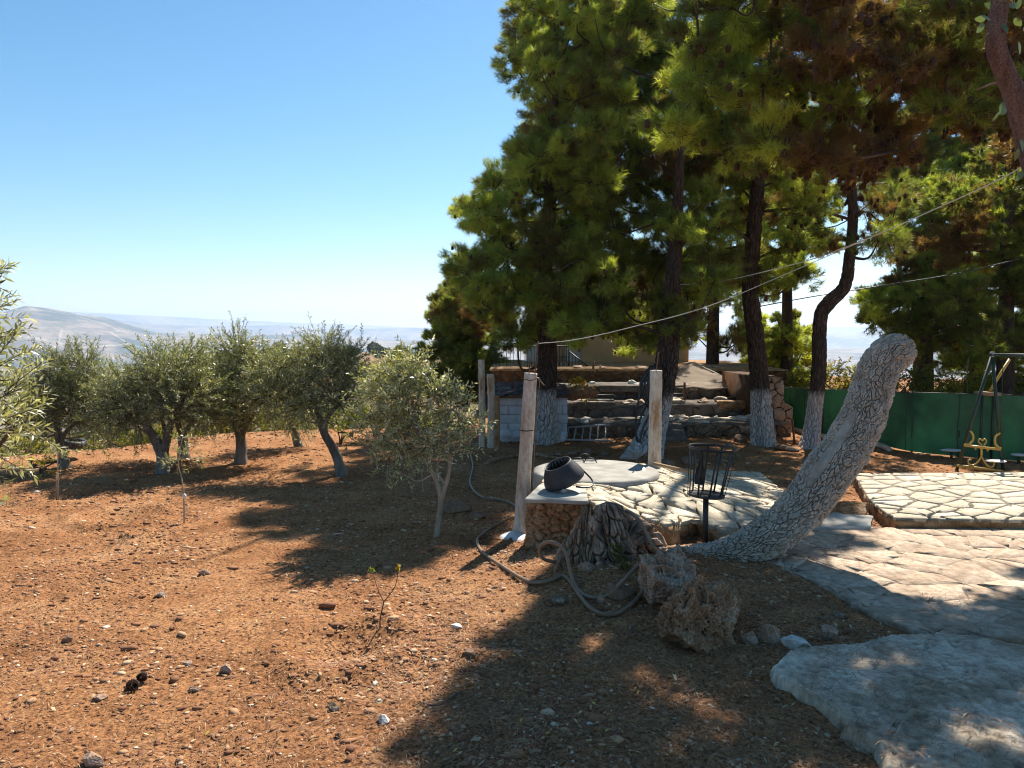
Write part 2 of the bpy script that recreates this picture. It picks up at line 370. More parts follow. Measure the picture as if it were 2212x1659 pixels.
spk = ramp(N, L, vo.outputs['Distance'], [(.10, (1, 1, 1)), (.17, (0, 0, 0))])
spk2 = mth(N, L, 'MULTIPLY', spk, ramp(N, L, noise(N, L, 9, 2, .5, pos), [(.5, (0, 0, 0)), (.6, (1, 1, 1))]))
soil = mixc(N, L, spk2, soil, (.42, .27, .15))
# valley: pale fields, dark groves, tracks
vf = ramp(N, L, noise(N, L, .0016, 9, .62, pos), [(.36, (.03, .045, .022)), (.44, (.08, .08, .045)), (.49, (.26, .19, .12)), (.7, (.40, .30, .21))])
vo2 = N.new('ShaderNodeTexVoronoi'); vo2.feature = 'DISTANCE_TO_EDGE'; vo2.inputs['Scale'].default_value = .0022; L.new(pos, vo2.inputs['Vector'])
vf = mixc(N, L, ramp(N, L, vo2.outputs['Distance'], [(.004, (.7, .7, .7)), (.02, (0, 0, 0))]), vf, (.5, .42, .32))
vd = ramp(N, L, noise(N, L, .012, 6, .7, pos), [(.45, (.35, .42, .3)), (.56, (1, 1, 1))])
vf = mixc(N, L, .75, vf, vd, 'MULTIPLY')
midc = ramp(N, L, noise(N, L, .05, 8, .7, pos), [(.38, (.04, .055, .022)), (.5, (.16, .12, .06)), (.62, (.30, .17, .09))])
def mr(a, b):
    f = N.new('ShaderNodeMapRange'); f.inputs[1].default_value = a; f.inputs[2].default_value = b; L.new(ln.outputs['Value'], f.inputs[0]); return f.outputs[0]
cc = mixc(N, L, mr(25, 80), soil, midc); cc = mixc(N, L, mr(600, 1200), cc, vf)
L.new(cc, B.inputs['Base Color']); B.inputs['Roughness'].default_value = 1; B.inputs['Specular IOR Level'].default_value = .1
bump(N, L, noise(N, L, 30, 10, .75, pos), .9, .03, B)
SOIL = m
ob = g.build('ground', SOIL, smooth=True); kind(ob, 'structure')

# ------------------------------------------------------------------ scatter: gravel and needle litter
rng = np.random.default_rng(7)
ICO = None
def ico(sub):
    t = (1+5**.5)/2
    V = np.array([(-1, t, 0), (1, t, 0), (-1, -t, 0), (1, -t, 0), (0, -1, t), (0, 1, t), (0, -1, -t), (0, 1, -t), (t, 0, -1), (t, 0, 1), (-t, 0, -1), (-t, 0, 1)], float)
    F = np.array([(0, 11, 5), (0, 5, 1), (0, 1, 7), (0, 7, 10), (0, 10, 11), (1, 5, 9), (5, 11, 4), (11, 10, 2), (10, 7, 6), (7, 1, 8), (3, 9, 4), (3, 4, 2), (3, 2, 6), (3, 6, 8), (3, 8, 9), (4, 9, 5), (2, 4, 11), (6, 2, 10), (8, 6, 7), (9, 8, 1)])
    V = unit(V)
    for k in range(sub):
        n = len(V); a, b, c = F[:, 0], F[:, 1], F[:, 2]
        E = np.concatenate([F[:, [0, 1]], F[:, [1, 2]], F[:, [2, 0]]]); E.sort(axis=1)
        U, inv = np.unique(E, axis=0, return_inverse=True); inv = inv.ravel(); m = len(F)
        M_ = unit((V[U[:, 0]]+V[U[:, 1]])/2); V = np.vstack([V, M_])
        ab, bc, ca = n+inv[:m], n+inv[m:2*m], n+inv[2*m:]
        F = np.concatenate([np.stack(q, -1) for q in ((a, ab, ca), (b, bc, ab), (c, ca, bc), (ab, bc, ca))])
    return V, F
def scatter_pts(n, r0, r1, a0=-42, a1=42, pw=1.0):
    r = np.exp(rng.uniform(math.log(r0), math.log(r1), n)); a = rng.uniform(a0, a1, n)*PI/180
    return r*np.sin(a), r*np.cos(a)
PAVED = []   # filled below; polygons where no litter lies
edgeR = [G(*q)[:2] for q in ((1646, 1228), (1757, 1268), (1848, 1319), (1915, 1351), (1974, 1375), (2022, 1386))]
pavepoly = [tuple(p) for p in edgeR]+[(6.3, 5.2), (9.5, 5.2), (9.5, 8.36), tuple(G(1935, 1149)[:2]), tuple(G(1880, 1149)[:2]), tuple(G(1757, 1150)[:2]), tuple(G(1700, 1190)[:2])]
slabpoly = [tuple(G(*q)[:2]) for q in ((1903, 1700), (1887, 1628), (1804, 1588), (1750, 1550), (1686, 1505), (1666, 1458), (1705, 1426), (1816, 1414), (1903, 1388), (2006, 1384), (2100, 1392), (2260, 1420), (2300, 1560), (2290, 1720))]
terrpoly = [tuple(G(*q)[:2]) for q in ((1846, 1040), (1875, 1085), (1935, 1149), (2260, 1153))]+[(9.5, 8.35), (9.5, 11.3)]
wellpoly = [(.2, 8.0), (.2, 10.1), (1.8, 10.0), (3.9, 10), (3.9, 8.3), (1.5, 8.0)]
def notpaved(X, Y):
    r = np.ones(X.shape, bool)
    for p in (pavepoly, slabpoly, terrpoly, wellpoly): r &= ~inpoly(X, Y, p)
    return r
iv, iF = ico(0)
n = 105000
X, Y = scatter_pts(n, 3.2, 19); k = notpaved(X, Y) & (Y < 17); X, Y = X[k], Y[k]; n = len(X)
s = np.exp(rng.normal(math.log(.0072), .55, n))*np.clip(.7+.06*Y, .8, 1.6); s = np.clip(s, .003, .042)
dens = vnoise(np.stack([X*1.2, Y*1.2, 0*X], -1), 8); kk = rng.uniform(-1, .6, n) < dens; X, Y, s = X[kk], Y[kk], s[kk]; n = len(X)
H = ground_h(X, Y)
sc = np.stack([s*rng.uniform(.8, 1.8, n), s*rng.uniform(.7, 1.2, n), s*rng.uniform(.25, .6, n)], -1)
az = rng.uniform(0, 2*PI, n); Vv = iv[None]*(1+rng.uniform(-.3, .3, (n, 12, 1)))*sc[:, None, :]
ca, sa = np.cos(az)[:, None], np.sin(az)[:, None]
Vx = Vv[..., 0]*ca-Vv[..., 1]*sa; Vy = Vv[..., 0]*sa+Vv[..., 1]*ca
Vw = np.stack([Vx+X[:, None], Vy+Y[:, None], Vv[..., 2]+(H+sc[:, 2]*.12)[:, None]], -1).reshape(-1, 3)
gr = MB(); gr.add(Vw, (iF[None]+np.arange(n)[:, None, None]*12).reshape(-1, 3), np.repeat(rng.uniform(0, 1, n)**1.7, 20))
m, N, L, B = newmat('gravel'); L.new(ramp(N, L, attr(N), [(0, (.17, .065, .028)), (.5, (.30, .14, .06)), (.8, (.42, .25, .13)), (.95, (.54, .38, .24)), (1, (.72, .62, .5))]), B.inputs['Base Color']); B.inputs['Roughness'].default_value = .9
ob = gr.build('gravel', m); kind(ob, 'stuff'); tag(ob, 'small stones and clods strewn over the red soil', 'gravel')
# needles and straw
n = 100000
X, Y = scatter_pts(n, 3.2, 14); k = notpaved(X, Y); k |= (rng.uniform(0, 1, n) < .45) & (vnoise(np.stack([X*1.7, Y*1.7, 0*X], -1), 28) > .15); 
k &= rng.uniform(-1.1, .5, n) < vnoise(np.stack([X*.9, Y*.9, 0*X], -1), 18)+.25*(X > -.5)
k &= (Y < 7.6) | (rng.uniform(0, 1, n) < .6); k &= (X > -.8) | (rng.uniform(0, 1, n) < .45); k &= ~inpoly(X, Y, terrpoly) & ~inpoly(X, Y, wellpoly)
X, Y = X[k], Y[k]; n = len(X); H = ground_h(X, Y)
ins = inpoly(X, Y, slabpoly) | inpoly(X, Y, pavepoly); H = H+np.where(ins, .12, 0); H = np.where(inpoly(X, Y, pavepoly), H-.06, H)
ln_ = rng.uniform(.03, .09, n); az = rng.uniform(0, 2*PI, n); wd = .0009+.00025*Y
dx, dy = np.cos(az)*ln_/2, np.sin(az)*ln_/2; bx, by = -np.sin(az)*wd, np.cos(az)*wd
z0 = H+rng.uniform(.002, .012, n); z1 = H+rng.uniform(.002, .02, n); zm = np.maximum(z0, z1)+.004
V = np.stack([np.stack([X-dx, Y-dy, z0], -1), np.stack([X+bx, Y+by, zm], -1), np.stack([X+dx, Y+dy, z1], -1), np.stack([X-bx, Y-by, zm], -1)], 1).reshape(-1, 3)
lt_ = MB(); lt_.add(V, np.arange(n*4).reshape(-1, 4), rng.uniform(0, 1, n))
m, N, L, B = newmat('dry_needles'); L.new(ramp(N, L, attr(N), [(0, (.12, .045, .02)), (.6, (.26, .12, .055)), (1, (.48, .31, .16))]), B.inputs['Base Color']); B.inputs['Roughness'].default_value = .8
ob = lt_.build('needle_litter', m); kind(ob, 'stuff'); tag(ob, 'dry fallen pine needles and straw lying on the soil', 'pine litter')
# fallen leaves
n = 2600
X, Y = scatter_pts(n, 3.3, 10, -36, 36); k = notpaved(X, Y) & ((X > -.6) | (rng.uniform(0, 1, n) < .35)); X, Y = X[k], Y[k]; n = len(X); H = ground_h(X, Y)+.012
az = rng.uniform(0, 2*PI, n); l_ = rng.uniform(.010, .022, n); w_ = l_*rng.uniform(.35, .6, n)
tz = rng.uniform(-.012, .012, n)
V = np.stack([np.stack([X-np.cos(az)*l_, Y-np.sin(az)*l_, H-tz], -1), np.stack([X+np.sin(az)*w_, Y-np.cos(az)*w_, H], -1), np.stack([X+np.cos(az)*l_, Y+np.sin(az)*l_, H+tz], -1), np.stack([X-np.sin(az)*w_, Y+np.cos(az)*w_, H+.004], -1)], 1).reshape(-1, 3)
fl = MB(); fl.add(V, np.arange(n*4).reshape(-1, 4), rng.uniform(0, 1, n))
m, N, L, B = newmat('dry_leaves'); L.new(ramp(N, L, attr(N), [(0, (.22, .12, .06)), (.6, (.42, .28, .15)), (.9, (.55, .42, .25)), (1, (.6, .42, .06))]), B.inputs['Base Color']); B.inputs['Roughness'].default_value = .7
ob = fl.build('fallen_leaves', m); kind(ob, 'stuff'); tag(ob, 'small dry tan leaves fallen on the shaded soil', 'leaf litter')

# ------------------------------------------------------------------ foliage engines
def tufts(mb, C, D, n_need, L0, wd, tint, rg, spread=.75):
    """needle bundles: centres C, axis D"""
    m = len(C)
    dirs = unit(D[:, None, :]*1.0+rg.normal(0, spread, (m, n_need, 3)))
    base = C[:, None, :]+D[:, None, :]*rg.uniform(-.09, .03, (m, n_need, 1))
    ln = L0*rg.uniform(.7, 1.15, (m, n_need, 1))
    side = unit(np.cross(dirs, rg.normal(0, 1, (m, n_need, 3))))*wd/2
    V = np.stack([base-side, base+side, base+dirs*ln], 2).reshape(-1, 3)
    t = np.repeat(np.clip(tint, 0, 1), n_need)+rg.normal(0, .04, m*n_need)
    mb.add(V, np.arange(len(V)).reshape(-1, 3), np.clip(t, 0, 1))
LIT = [[(-300, 985), (560, 1010), (480, 1165), (700, 1180), (560, 1215), (580, 1255), (960, 1255), (1000, 1200), (1110, 1180), (1120, 1250), (1150, 1300), (830, 1659), (800, 1750), (-600, 1750)],
       [(1150, 985), (1400, 985), (1520, 1010), (1480, 1130), (1290, 1110), (1140, 1085)],
       [(1830, 1022), (2260, 1022), (2270, 1165), (1900, 1165)],
       [(1740, 1160), (2270, 1160), (2270, 1285), (1900, 1290)]]
LITW = [[tuple(G(x, y, .0 if k == 0 else (.5 if k == 1 else .15))[:2]) for x, y in q] for k, q in enumerate(LIT)]
def shades_lit(c, r):
    z = c[2]; a = np.array([c[0]-.361*z]); b = np.array([c[1]-.792*z])
    for k, q in enumerate(LITW):
        zz = (0, .5, .15, .05)[k]; a2, b2 = a+.361*zz, b+.792*zz
        if inpoly(a2, b2, q)[0] or edist(a2, b2, q)[0] < r*(.75 if k < 3 else .1): return True
    return False
def lobes_in(poly, d0, d1, n, r0, r1, rg, zmax=99, inset=.45):
    poly = np.array(poly, float); out = []; tries = 0
    x0, y0 = poly.min(0); x1, y1 = poly.max(0)
    while len(out) < n and tries < n*120:
        tries += 1
        x = rg.uniform(x0, x1); y = rg.uniform(y0, y1); d = rg.uniform(d0, d1); r = rg.uniform(r0, r1)
        X = np.array([x]); Y = np.array([y])
        if not inpoly(X, Y, poly)[0] or edist(X, Y, poly)[0] < inset*r*KF/d: continue
        c = P(x, y, d)
        if shades_lit(c, r): continue
        if any(np.linalg.norm(c-q[0]) < .62*(r+q[1]) for q in out): 
            if tries < n*60: continue
        if any(np.linalg.norm(c-q[0]) < .42*(r+q[1]) for q in out): continue
        out.append((c, r))
    print('lobes', len(out), 'of', n)
    return out
DENS = 1.6
def pine(name, label, base, tpath, trad, lobes, seed, mat=BARKW, tuftn=230, need=25, nl=.145, nw=.0072, tint=(.5, .2), brown=.06, group=None, cones=3, dense=True, flat=.72, plates=(.055, .16), limb=True):
    rg = np.random.default_rng(seed)
    root = thing(name, label, 'tree', base, group)
    nr_ = 260 if dense else 26; ns = 150 if dense else 12
    path = cr(tpath, nr_); rad = np.interp(np.linspace(0, 1, nr_), np.linspace(0, 1, len(trad)), trad)
    tb = MB()
    if dense:
        def dsp(th, Ls, R, dirs):
            cx = np.cos(th)*R/plates[0]; cy = np.sin(th)*R/plates[0]
            Q = np.stack([cx.ravel(), cy.ravel(), (Ls/plates[1]).ravel()], -1)
            Q = Q+.5*np.stack([vnoise(Q*.9, seed), vnoise(Q*.9+9, seed), vnoise(Q*.9+19, seed)], -1)
            f1, f2, _ = cell(Q, seed)
            low = .10*vnoise(np.stack([np.cos(th).ravel()*1.3, np.sin(th).ravel()*1.3, Ls.ravel()*1.2], -1), seed+5).reshape(th.shape)*R
            fl = np.exp(-Ls/.35)*R*.35*(.5+.5*np.cos(th*5+seed)).reshape(th.shape)
            return low+fl+(sstep(0, .3, f2-f1).reshape(th.shape)*.034-.02)*np.clip(R/.18, .5, 1.3)
        tb.tube(path, rad, ns, dsp)
    else: tb.tube(path, rad, ns)
    tb.build('trunk', mat, root, smooth=True)
    br = MB(); nd = MB(); cn = MB(); cp = []
    lobes = sorted(lobes, key=lambda q: np.linalg.norm(path-q[0], axis=1).min()); nodes = []
    for (c, r) in lobes:
        if limb:
            hd = np.hypot(path[:, 0]-c[0], path[:, 1]-c[1]); zt = c[2]-.35*hd.min()-.1
            k = int(np.argmin(np.abs(path[:, 2]-zt)+.25*hd)); k = min(k, nr_-3)
            s0 = path[k]; cost = np.linalg.norm(c-s0); par = None
            for q_ in nodes:
                w_ = np.linalg.norm(c-q_)+.35
                if w_ < cost: cost = w_; par = q_
            if par is not None: s0 = par
            mid = (s0*.45+c*.55)+np.array([0, 0, -.10*np.linalg.norm(c-s0)])+rg.normal(0, .10, 3)
            q = cr([s0, mid, c], 9)
            br.tube(q, np.linspace(.035 if par is None else .018, .009, 9), 5, cap=False); nodes.append(c)
        m = int(DENS*tuftn*(r/.75)**2)
        dv = unit(rg.normal(0, 1, (m, 3))+np.array([0, 0, .15]))
        rad_ = r*np.clip(rg.beta(3.2, 1.4, (m, 1)), .15, 1)
        # sub-clumping
        sub = unit(rg.normal(0, 1, (max(5, int(11*r/.75)), 3))); nearest = (dv@sub.T).argmax(1); dv = unit(dv*.52+sub[nearest]*.62)
        bump_ = rg.uniform(.78, 1.15, len(sub))[nearest][:, None]
        C = c+dv*rad_*bump_*np.array([1, 1, flat])
        D = unit(dv*.8+np.array([0, 0, .35])+rg.normal(0, .3, (m, 3)))
        lt = rg.normal(tint[0], tint[1]*.6)
        isb = rg.uniform() < brown
        st = rg.normal(0, tint[1]*.8, len(sub))[nearest]
        tn = lt+st+rg.normal(0, .13, m)
        tn = np.clip(tn, .2, 1)
        if isb: tn = rg.uniform(0, .18, m)
        tn = np.where(rg.uniform(0, 1, m) < .05, rg.uniform(0, .15, m), tn)
        tufts(nd, C, D, need, nl, nw, tn, rg)
        for q in rg.integers(0, m, max(6, m//11)):
            a = c*.7+C[q]*.3+rg.normal(0, .05, 3); br.tube(np.array([a, (a+C[q])/2+rg.normal(0, .03, 3), C[q]]), [.009, .006, .003], 3, cap=False)
        nc = rg.poisson(cones*(2.2 if isb else 1)); 
        for q in rg.integers(0, m, nc): cp.append(C[q]+np.array([0, 0, -.05]))
    if br.n: br.build('branches', TWIG if not dense else BARK, root)
    nd.build('crown', NEEDLE, root)
    if cp:
        cp = np.array(cp); iv2, if2 = ico(1); m = len(cp)
        V = iv2[None]*np.array([.033, .033, .05])*(1+.12*np.sign(np.sin(iv2[:, 2:3]*9)))[None]+cp[:, None, :]
        cn.add(V.reshape(-1, 3), (if2[None]+np.arange(m)[:, None, None]*len(iv2)).reshape(-1, 3))
        o = cn.build('pine_cones', CONE, root); kind(o, 'stuff')
    return root
def leaves(mb, C, A, S, ln, wd, t):
    """diamond leaves; C base, A axis, S side; arrays"""
    mid = C+A*ln*.5; nrm = np.cross(A, S)
    V = np.stack([C, mid+S*wd*.5-nrm*wd*.12, C+A*ln, mid-S*wd*.5-nrm*wd*.12], 1).reshape(-1, 3)
    n = len(C); mb.add(V, np.arange(4*n).reshape(-1, 4), t)
def twigs(lf, tw, c, r, ntw, rg, tl=(.25, .42), nlf=26, ln=.055, wd=.015, tint=(.5, .24), up=.35, flat=.85, side=None, twr=.004):
    dv = unit(rg.normal(0, 1, (ntw, 3))); st = c+dv*r*rg.uniform(.15, .78, (ntw, 1))*np.array([1, 1, flat])
    ax = unit(dv+np.array([0, 0, up])+rg.normal(0, .35, (ntw, 3)))
    if side is not None: ax = unit(ax+np.array(side))
    L_ = rg.uniform(tl[0], tl[1], ntw); en = st+ax*L_[:, None]+np.array([0, 0, -.02])
    for a in range(ntw):
        if tw is not None: tw.tube(np.array([st[a]*.7+c*.3, st[a], en[a]]), [twr*1.6, twr, twr*.4], 3, cap=False)
    k = np.linspace(.05, 1, nlf); pr = unit(np.cross(ax, rg.normal(0, 1, (ntw, 3)))); p2 = np.cross(ax, pr)
    C = st[:, None]+(en-st)[:, None]*k[None, :, None]
    ph = (np.arange(nlf)//2*1.57)[None, :]+(np.arange(nlf) % 2*PI)[None, :]
    sd_ = pr[:, None]*np.cos(ph)[..., None]+p2[:, None]*np.sin(ph)[..., None]
    A = unit(ax[:, None]*.75+sd_*.8+rg.normal(0, .22, sd_.shape)); S = unit(np.cross(A, ax[:, None]+rg.normal(0, .6, A.shape)))
    m = ntw*nlf; sz = rg.uniform(.65, 1.15, (m, 1))
    t = np.clip(rg.normal(tint[0], tint[1], m)+np.repeat(rg.normal(0, .12, ntw), nlf), 0, 1)
    leaves(lf, C.reshape(-1, 3), A.reshape(-1, 3), S.reshape(-1, 3), ln*sz, wd*sz, t)
def broadtree(name, label, base, stems, lobes, seed, mat=BARKO, lmat=OLIVE, group=None, dens=105, cat='tree', dense=True, **kw):
    rg = np.random.default_rng(seed); root = thing(name, label, cat, base, group)
    tb = MB(); tips = []
    for (pts, r0, r1) in stems:
        q = cr(pts, 60 if dense else 16); ra = np.linspace(r0, r1, len(q))
        def dsp(th, Ls, R, dirs):
            Q = np.stack([np.cos(th).ravel()*1.6, np.sin(th).ravel()*1.6, Ls.ravel()*7], -1)
            return (.22*fbm(Q, 3, seed).reshape(th.shape)+.25*np.exp(-Ls/.12)*(r0 > .04))*R
        tb.tube(q, ra, 22 if dense else 7, dsp if dense else None); tips.append(q)
    lf = MB(); tw = MB()
    allp = np.concatenate(tips)
    for (c, r) in lobes:
        r = r*1.12
        k = np.linalg.norm(allp-c, axis=1); s0 = allp[np.argmin(k+np.maximum(0, allp[:, 2]-c[2]+.1))]
        tb.tube(cr([s0, (s0+c)/2+rg.normal(0, .06, 3), c], 7), np.linspace(.022, .008, 7) if mat is not BARKY else np.linspace(.011, .004, 7), 5, cap=False)
        twigs(lf, tw, c, r, max(4, int(dens*(r/.45)**2)), rg, **kw)
    tb.build('trunk', mat, root, smooth=True)
    tw.build('twigs', TWIG, root); lf.build('crown', lmat, root)
    return root
def up(p, z): q = np.array(p, float).copy(); q[2] += z; return q

# ------------------------------------------------------------------ pines
RG = np.random.default_rng(11)
def trunkpts(l): return [P(*q) for q in l]
# A: left pine in front of the block hut
bA = Gg(1178, 957); 
polyA = [(1200, -230), (1140, -130), (1080, 60), (1075, 150), (1135, 240), (1120, 290), (1050, 350), (1035, 420), (962, 400), (975, 470), (1030, 520), (945, 535), (975, 610), (1030, 700), (1100, 760), (1210, 740), (1330, 720), (1330, -230)]
lobA = lobes_in(polyA, 13.0, 19, 190, .38, .68, RG)
pine('pine_tree', 'tall pine with whitewashed foot standing in front of the white block hut', bA, [bA-[0, 0, .1], P(1180, 860, 15.1), P(1183, 760, 15.1), P(1176, 640, 15.1), P(1190, 400, 15.3), P(1200, 100, 15.5), P(1210, -250, 15.6)], [.23, .2, .18, .15, .11, .06, .02], lobA, 1, tint=(.47, .2))
# B: middle pine carrying the hose
bB = Gg(1388, 992)
polyB = [(1230, -200), (1240, 0), (1230, 350), (1180, 560), (1190, 760), (1250, 735), (1320, 738), (1400, 785), (1500, 745), (1590, 600), (1610, 380), (1560, -200)]
lobB = lobes_in(polyB, 12.2, 18.5, 185, .38, .68, RG)+lobes_in([(1350, -120), (1350, 420), (1640, 420), (1660, -120)], 15.5, 20, 44, .6, .9, RG, inset=.2)
pine('pine_tree', 'thick leaning pine draped with a black hose behind the right concrete post', bB, [bB-[0, 0, .1], P(1412, 920, 13.4), P(1432, 830, 13.4), P(1443, 760, 13.4), P(1450, 660, 13.4), P(1460, 520, 13.6), P(1470, 330, 13.9), P(1490, 160, 14.4)], [.3, .22, .2, .18, .15, .12, .06, .01], lobB, 2, tint=(.45, .2), brown=.08)
# C
bC = Gg(1648, 962)
lobC = lobes_in([(1540, 640), (1540, 380), (1560, 100), (1600, -300), (1760, -300), (1780, 300), (1770, 560), (1740, 620), (1690, 640)], 14.4, 19, 60, .4, .65, RG)
pine('pine_tree', 'straight dark pine with whitewashed foot beside the stone wall end', bC, [bC-[0, 0, .1], P(1642, 850, 15.1), P(1633, 740, 15.1), P(1622, 600, 15.1), P(1640, 350, 15.3), P(1660, 0, 15.6), P(1680, -250, 15.8)], [.21, .18, .165, .15, .12, .08, .04], lobC, 3, tint=(.5, .25), brown=.15)
# D
bD = Gg(1748, 968)
lobD = lobes_in([(1690, 580), (1700, 420), (1760, 250), (1800, -250), (2000, -250), (1960, 200), (1960, 380), (2010, 480), (1960, 580), (1880, 600), (1850, 480), (1790, 480), (1750, 600)], 14.2, 17.5, 26, .4, .65, RG)
pine('pine_tree', 'slender pine with a sharp bend halfway up standing before the green screen', bD, [bD-[0, 0, .1], P(1757, 900, 14.8), P(1768, 800, 14.8), P(1772, 690, 14.8), P(1790, 655, 14.8), P(1825, 618, 14.8), P(1836, 550, 14.8), P(1842, 450, 14.8), P(1830, 250, 14.9), P(1840, -100, 15)], [.165, .145, .13, .12, .13, .115, .1, .09, .07, .04], lobD, 4, tint=(.35, .15), brown=.2, cones=7, tuftn=120)
# N: near pine, trunk outside the frame on the right
bN = np.array([7.6, 8.6, gz(7.6, 8.6)])
lobN = lobes_in([(1395, -380), (1390, 40), (1430, 120), (1395, 220), (1410, 340), (1480, 400), (1650, 395), (1760, 330), (1700, 120), (1760, -380)], 8.6, 11.6, 44, .36, .6, RG)
lobN += lobes_in([(1392, -60), (1390, 60), (1425, 120), (1395, 220), (1405, 340), (1470, 400), (1560, 390), (1600, -60)], 11.0, 14.5, 26, .36, .6, RG, inset=.3)
lobN2 = lobes_in([(1680, -60), (1690, 300), (1760, 400), (1850, 400), (1960, 370), (1990, 300), (2100, 300), (2280, 290), (2320, -60)], 7.6, 11.5, 70, .36, .58, RG)
lobN3 = [(c, r) for c, r in [(np.array([x, y, z]), r) for x, y, z, r in ((3.4, 9.6, 7.6, .8), (4.3, 10.3, 7.9, .8), (5.2, 9.7, 8.0, .65), (4.1, 11.1, 7.6, .6), (5.0, 11.4, 8.2, .6), (5.9, 10.9, 8.1, .6), (6.7, 10.2, 7.9, .8), (3.8, 12.2, 8.3, .8), (6.9, 11.6, 8.4, .6), (4.8, 8.7, 7.3, .7), (5.8, 8.6, 7.4, .5), (2.9, 10.6, 7.6, .55), (6.6, 9.1, 7.2, .75), (3.5, 8.9, 7.0, .5), (5.7, 12.2, 8.4, .6), (2.5, 9.0, 7.4, .5), (2.7, 9.8, 7.5, .5), (2.3, 8.3, 7.1, .4), (3.0, 8.2, 6.9, .5), (3.6, 8.1, 7.0, .5), (4.3, 8.0, 7.0, .55))] if not shades_lit(c, r*.6)]
pine('pine_tree', 'nearest pine whose cone-laden boughs hang into the top right of the view', bN, [bN-[0, 0, .1], bN+[.1, .1, 2.5], bN+[-.1, .3, 5], bN+[-.6, .9, 7.5], bN+[-1.2, 1.6, 9.5]], [.3, .26, .22, .16, .08], lobN+lobN3, 5, tint=(.6, .22), brown=.1, tuftn=330, nw=.0075, nl=.12, need=22, cones=4, dense=False)
for o in list(bpy.data.objects):
    if o.get('label', '').startswith('nearest pine'): rootN = o
bN2 = np.array([8.9, 9.9, gz(8.9, 9.9)])
pine('pine_tree', 'dark brown pine bough full of hanging cones at the upper right', bN2, [bN2-[0, 0, .1], bN2+[.1, .1, 2.5], bN2+[-.2, 0, 5], bN2+[-.6, 0, 7]], [.26, .22, .18, .07], lobN2, 6, tint=(.35, .16), brown=.5, tuftn=330, nw=.007, nl=.11, cones=16, dense=False)
# pines behind the hut, house and screen
def simplepine(label, x, y, d, polys, dd, n, r, seed, tint, trunk_x=None, **kw):
    lb = lobes_in(polys, d-dd, d+dd, n, r[0], r[1], RG)
    b = P(x, y, d); b[2] = 0
    topy = min(q[1] for q in polys)
    mx = np.mean([q[0] for q in polys])
    return pine('pine_tree', label, b, [b-[0, 0, .3], P(x, y-60, d), P((x*2+mx)/3, (y*.4+topy*.6), d), P(mx, topy+30, d)], [.22, .19, .13, .05], lb, seed, BARK, tint=tint, dense=False, **kw)
simplepine('small dark pine peeking out left of the big crown behind the hut', 1000, 800, 25, [(915, 740), (945, 620), (985, 600), (1060, 640), (1090, 820), (1050, 880), (905, 850)], 1.5, 46, (.55, .9), 7, (.35, .15), nw=.014, tuftn=240)
simplepine('bright green rounded pine behind the stone wall end', 1690, 830, 27, [(1590, 860), (1600, 700), (1650, 660), (1720, 675), (1765, 730), (1760, 850), (1700, 870)], 1.3, 24, (.6, .95), 8, (.68, .15), nw=.014, tuftn=190, brown=.0)
simplepine('sparse pine with a dark limb standing above the green screen', 2000, 850, 21, [(1845, 660), (1900, 600), (1950, 560), (2100, 570), (2160, 680), (2100, 780), (1960, 755), (1880, 710)], 1.6, 36, (.5, .8), 9, (.5, .22), nw=.013, tuftn=170, brown=.15)
simplepine('dark pine closing the right edge behind the swing frame', 2172, 850, 18.5, [(1960, 470), (2060, 330), (2260, 250), (2420, 400), (2420, 800), (2240, 800), (2110, 760), (1990, 620)], 2.2, 60, (.5, .85), 10, (.38, .15), nw=.013, tuftn=190, brown=.15, cones=6)
simplepine('large dim background pine filling the sky between bent pine and right edge', 1985, 850, 27, [(1850, 120), (1900, -60), (2300, -100), (2400, 300), (2330, 600), (2200, 620), (2060, 600), (1980, 580), (1900, 520), (1880, 330)], 2.4, 160, (.65, 1.0), 15, (.42, .2), nw=.016, tuftn=230, brown=.15, cones=5)
simplepine('background pine standing between the straight and the bent pine', 1700, 800, 26, [(1560, 560), (1600, 350), (1700, 250), (1830, 300), (1840, 470), (1800, 560), (1700, 640), (1600, 640)], 2.0, 44, (.6, .95), 16, (.7, .22), nw=.015, tuftn=170, brown=.08)
simplepine('yellowish pine low behind the swing frame at the right edge', 2110, 850, 23, [(2010, 900), (2050, 700), (2140, 640), (2300, 680), (2330, 900)], 1.5, 36, (.55, .85), 12, (.7, .2), nw=.014, tuftn=170)
simplepine('background pine filling the gap between middle and straight pine trunks', 1540, 800, 23, [(1470, 740), (1460, 560), (1560, 500), (1640, 560), (1650, 760), (1560, 800)], 1.3, 18, (.5, .8), 13, (.62, .22), nw=.008, tuftn=130, brown=.15)

# ------------------------------------------------------------------ olives
def lob(l): return [(P(x, y, d), r) for x, y, d, r in l]
def olive(label, bx, by, stems, lobes, seed, **kw):
    b = Gg(bx, by); d = b[1]
    st = [([b-[0, 0, .05]]+[P(x, y, d+dz) for x, y, dz in pts], r0, r1) for pts, r0, r1 in stems]
    lb = [(P(x, y, d+dz), r) for x, y, dz, r in lobes]
    return broadtree('olive_tree', label, b, st, lb, seed, group='olive trees of the orchard', **kw)
olive('leaning olive with a slanted trunk, right of the big orchard olives', 740, 1027,
      [([(725, 980, 0), (700, 935, 0), (688, 895, .1), (665, 830, .1)], .085, .03), ([(725, 980, 0), (702, 930, 0), (712, 895, -.1), (760, 850, -.1)], .06, .02)],
      [(600, 850, 0, .42), (650, 800, .2, .45), (700, 790, 0, .45), (745, 800, -.1, .35), (720, 850, -.3, .35), (660, 870, -.2, .35), (590, 800, .2, .4), (640, 890, .3, .3), (765, 770, 0, .22), (700, 755, .1, .3), (740, 865, .1, .25)], 21)
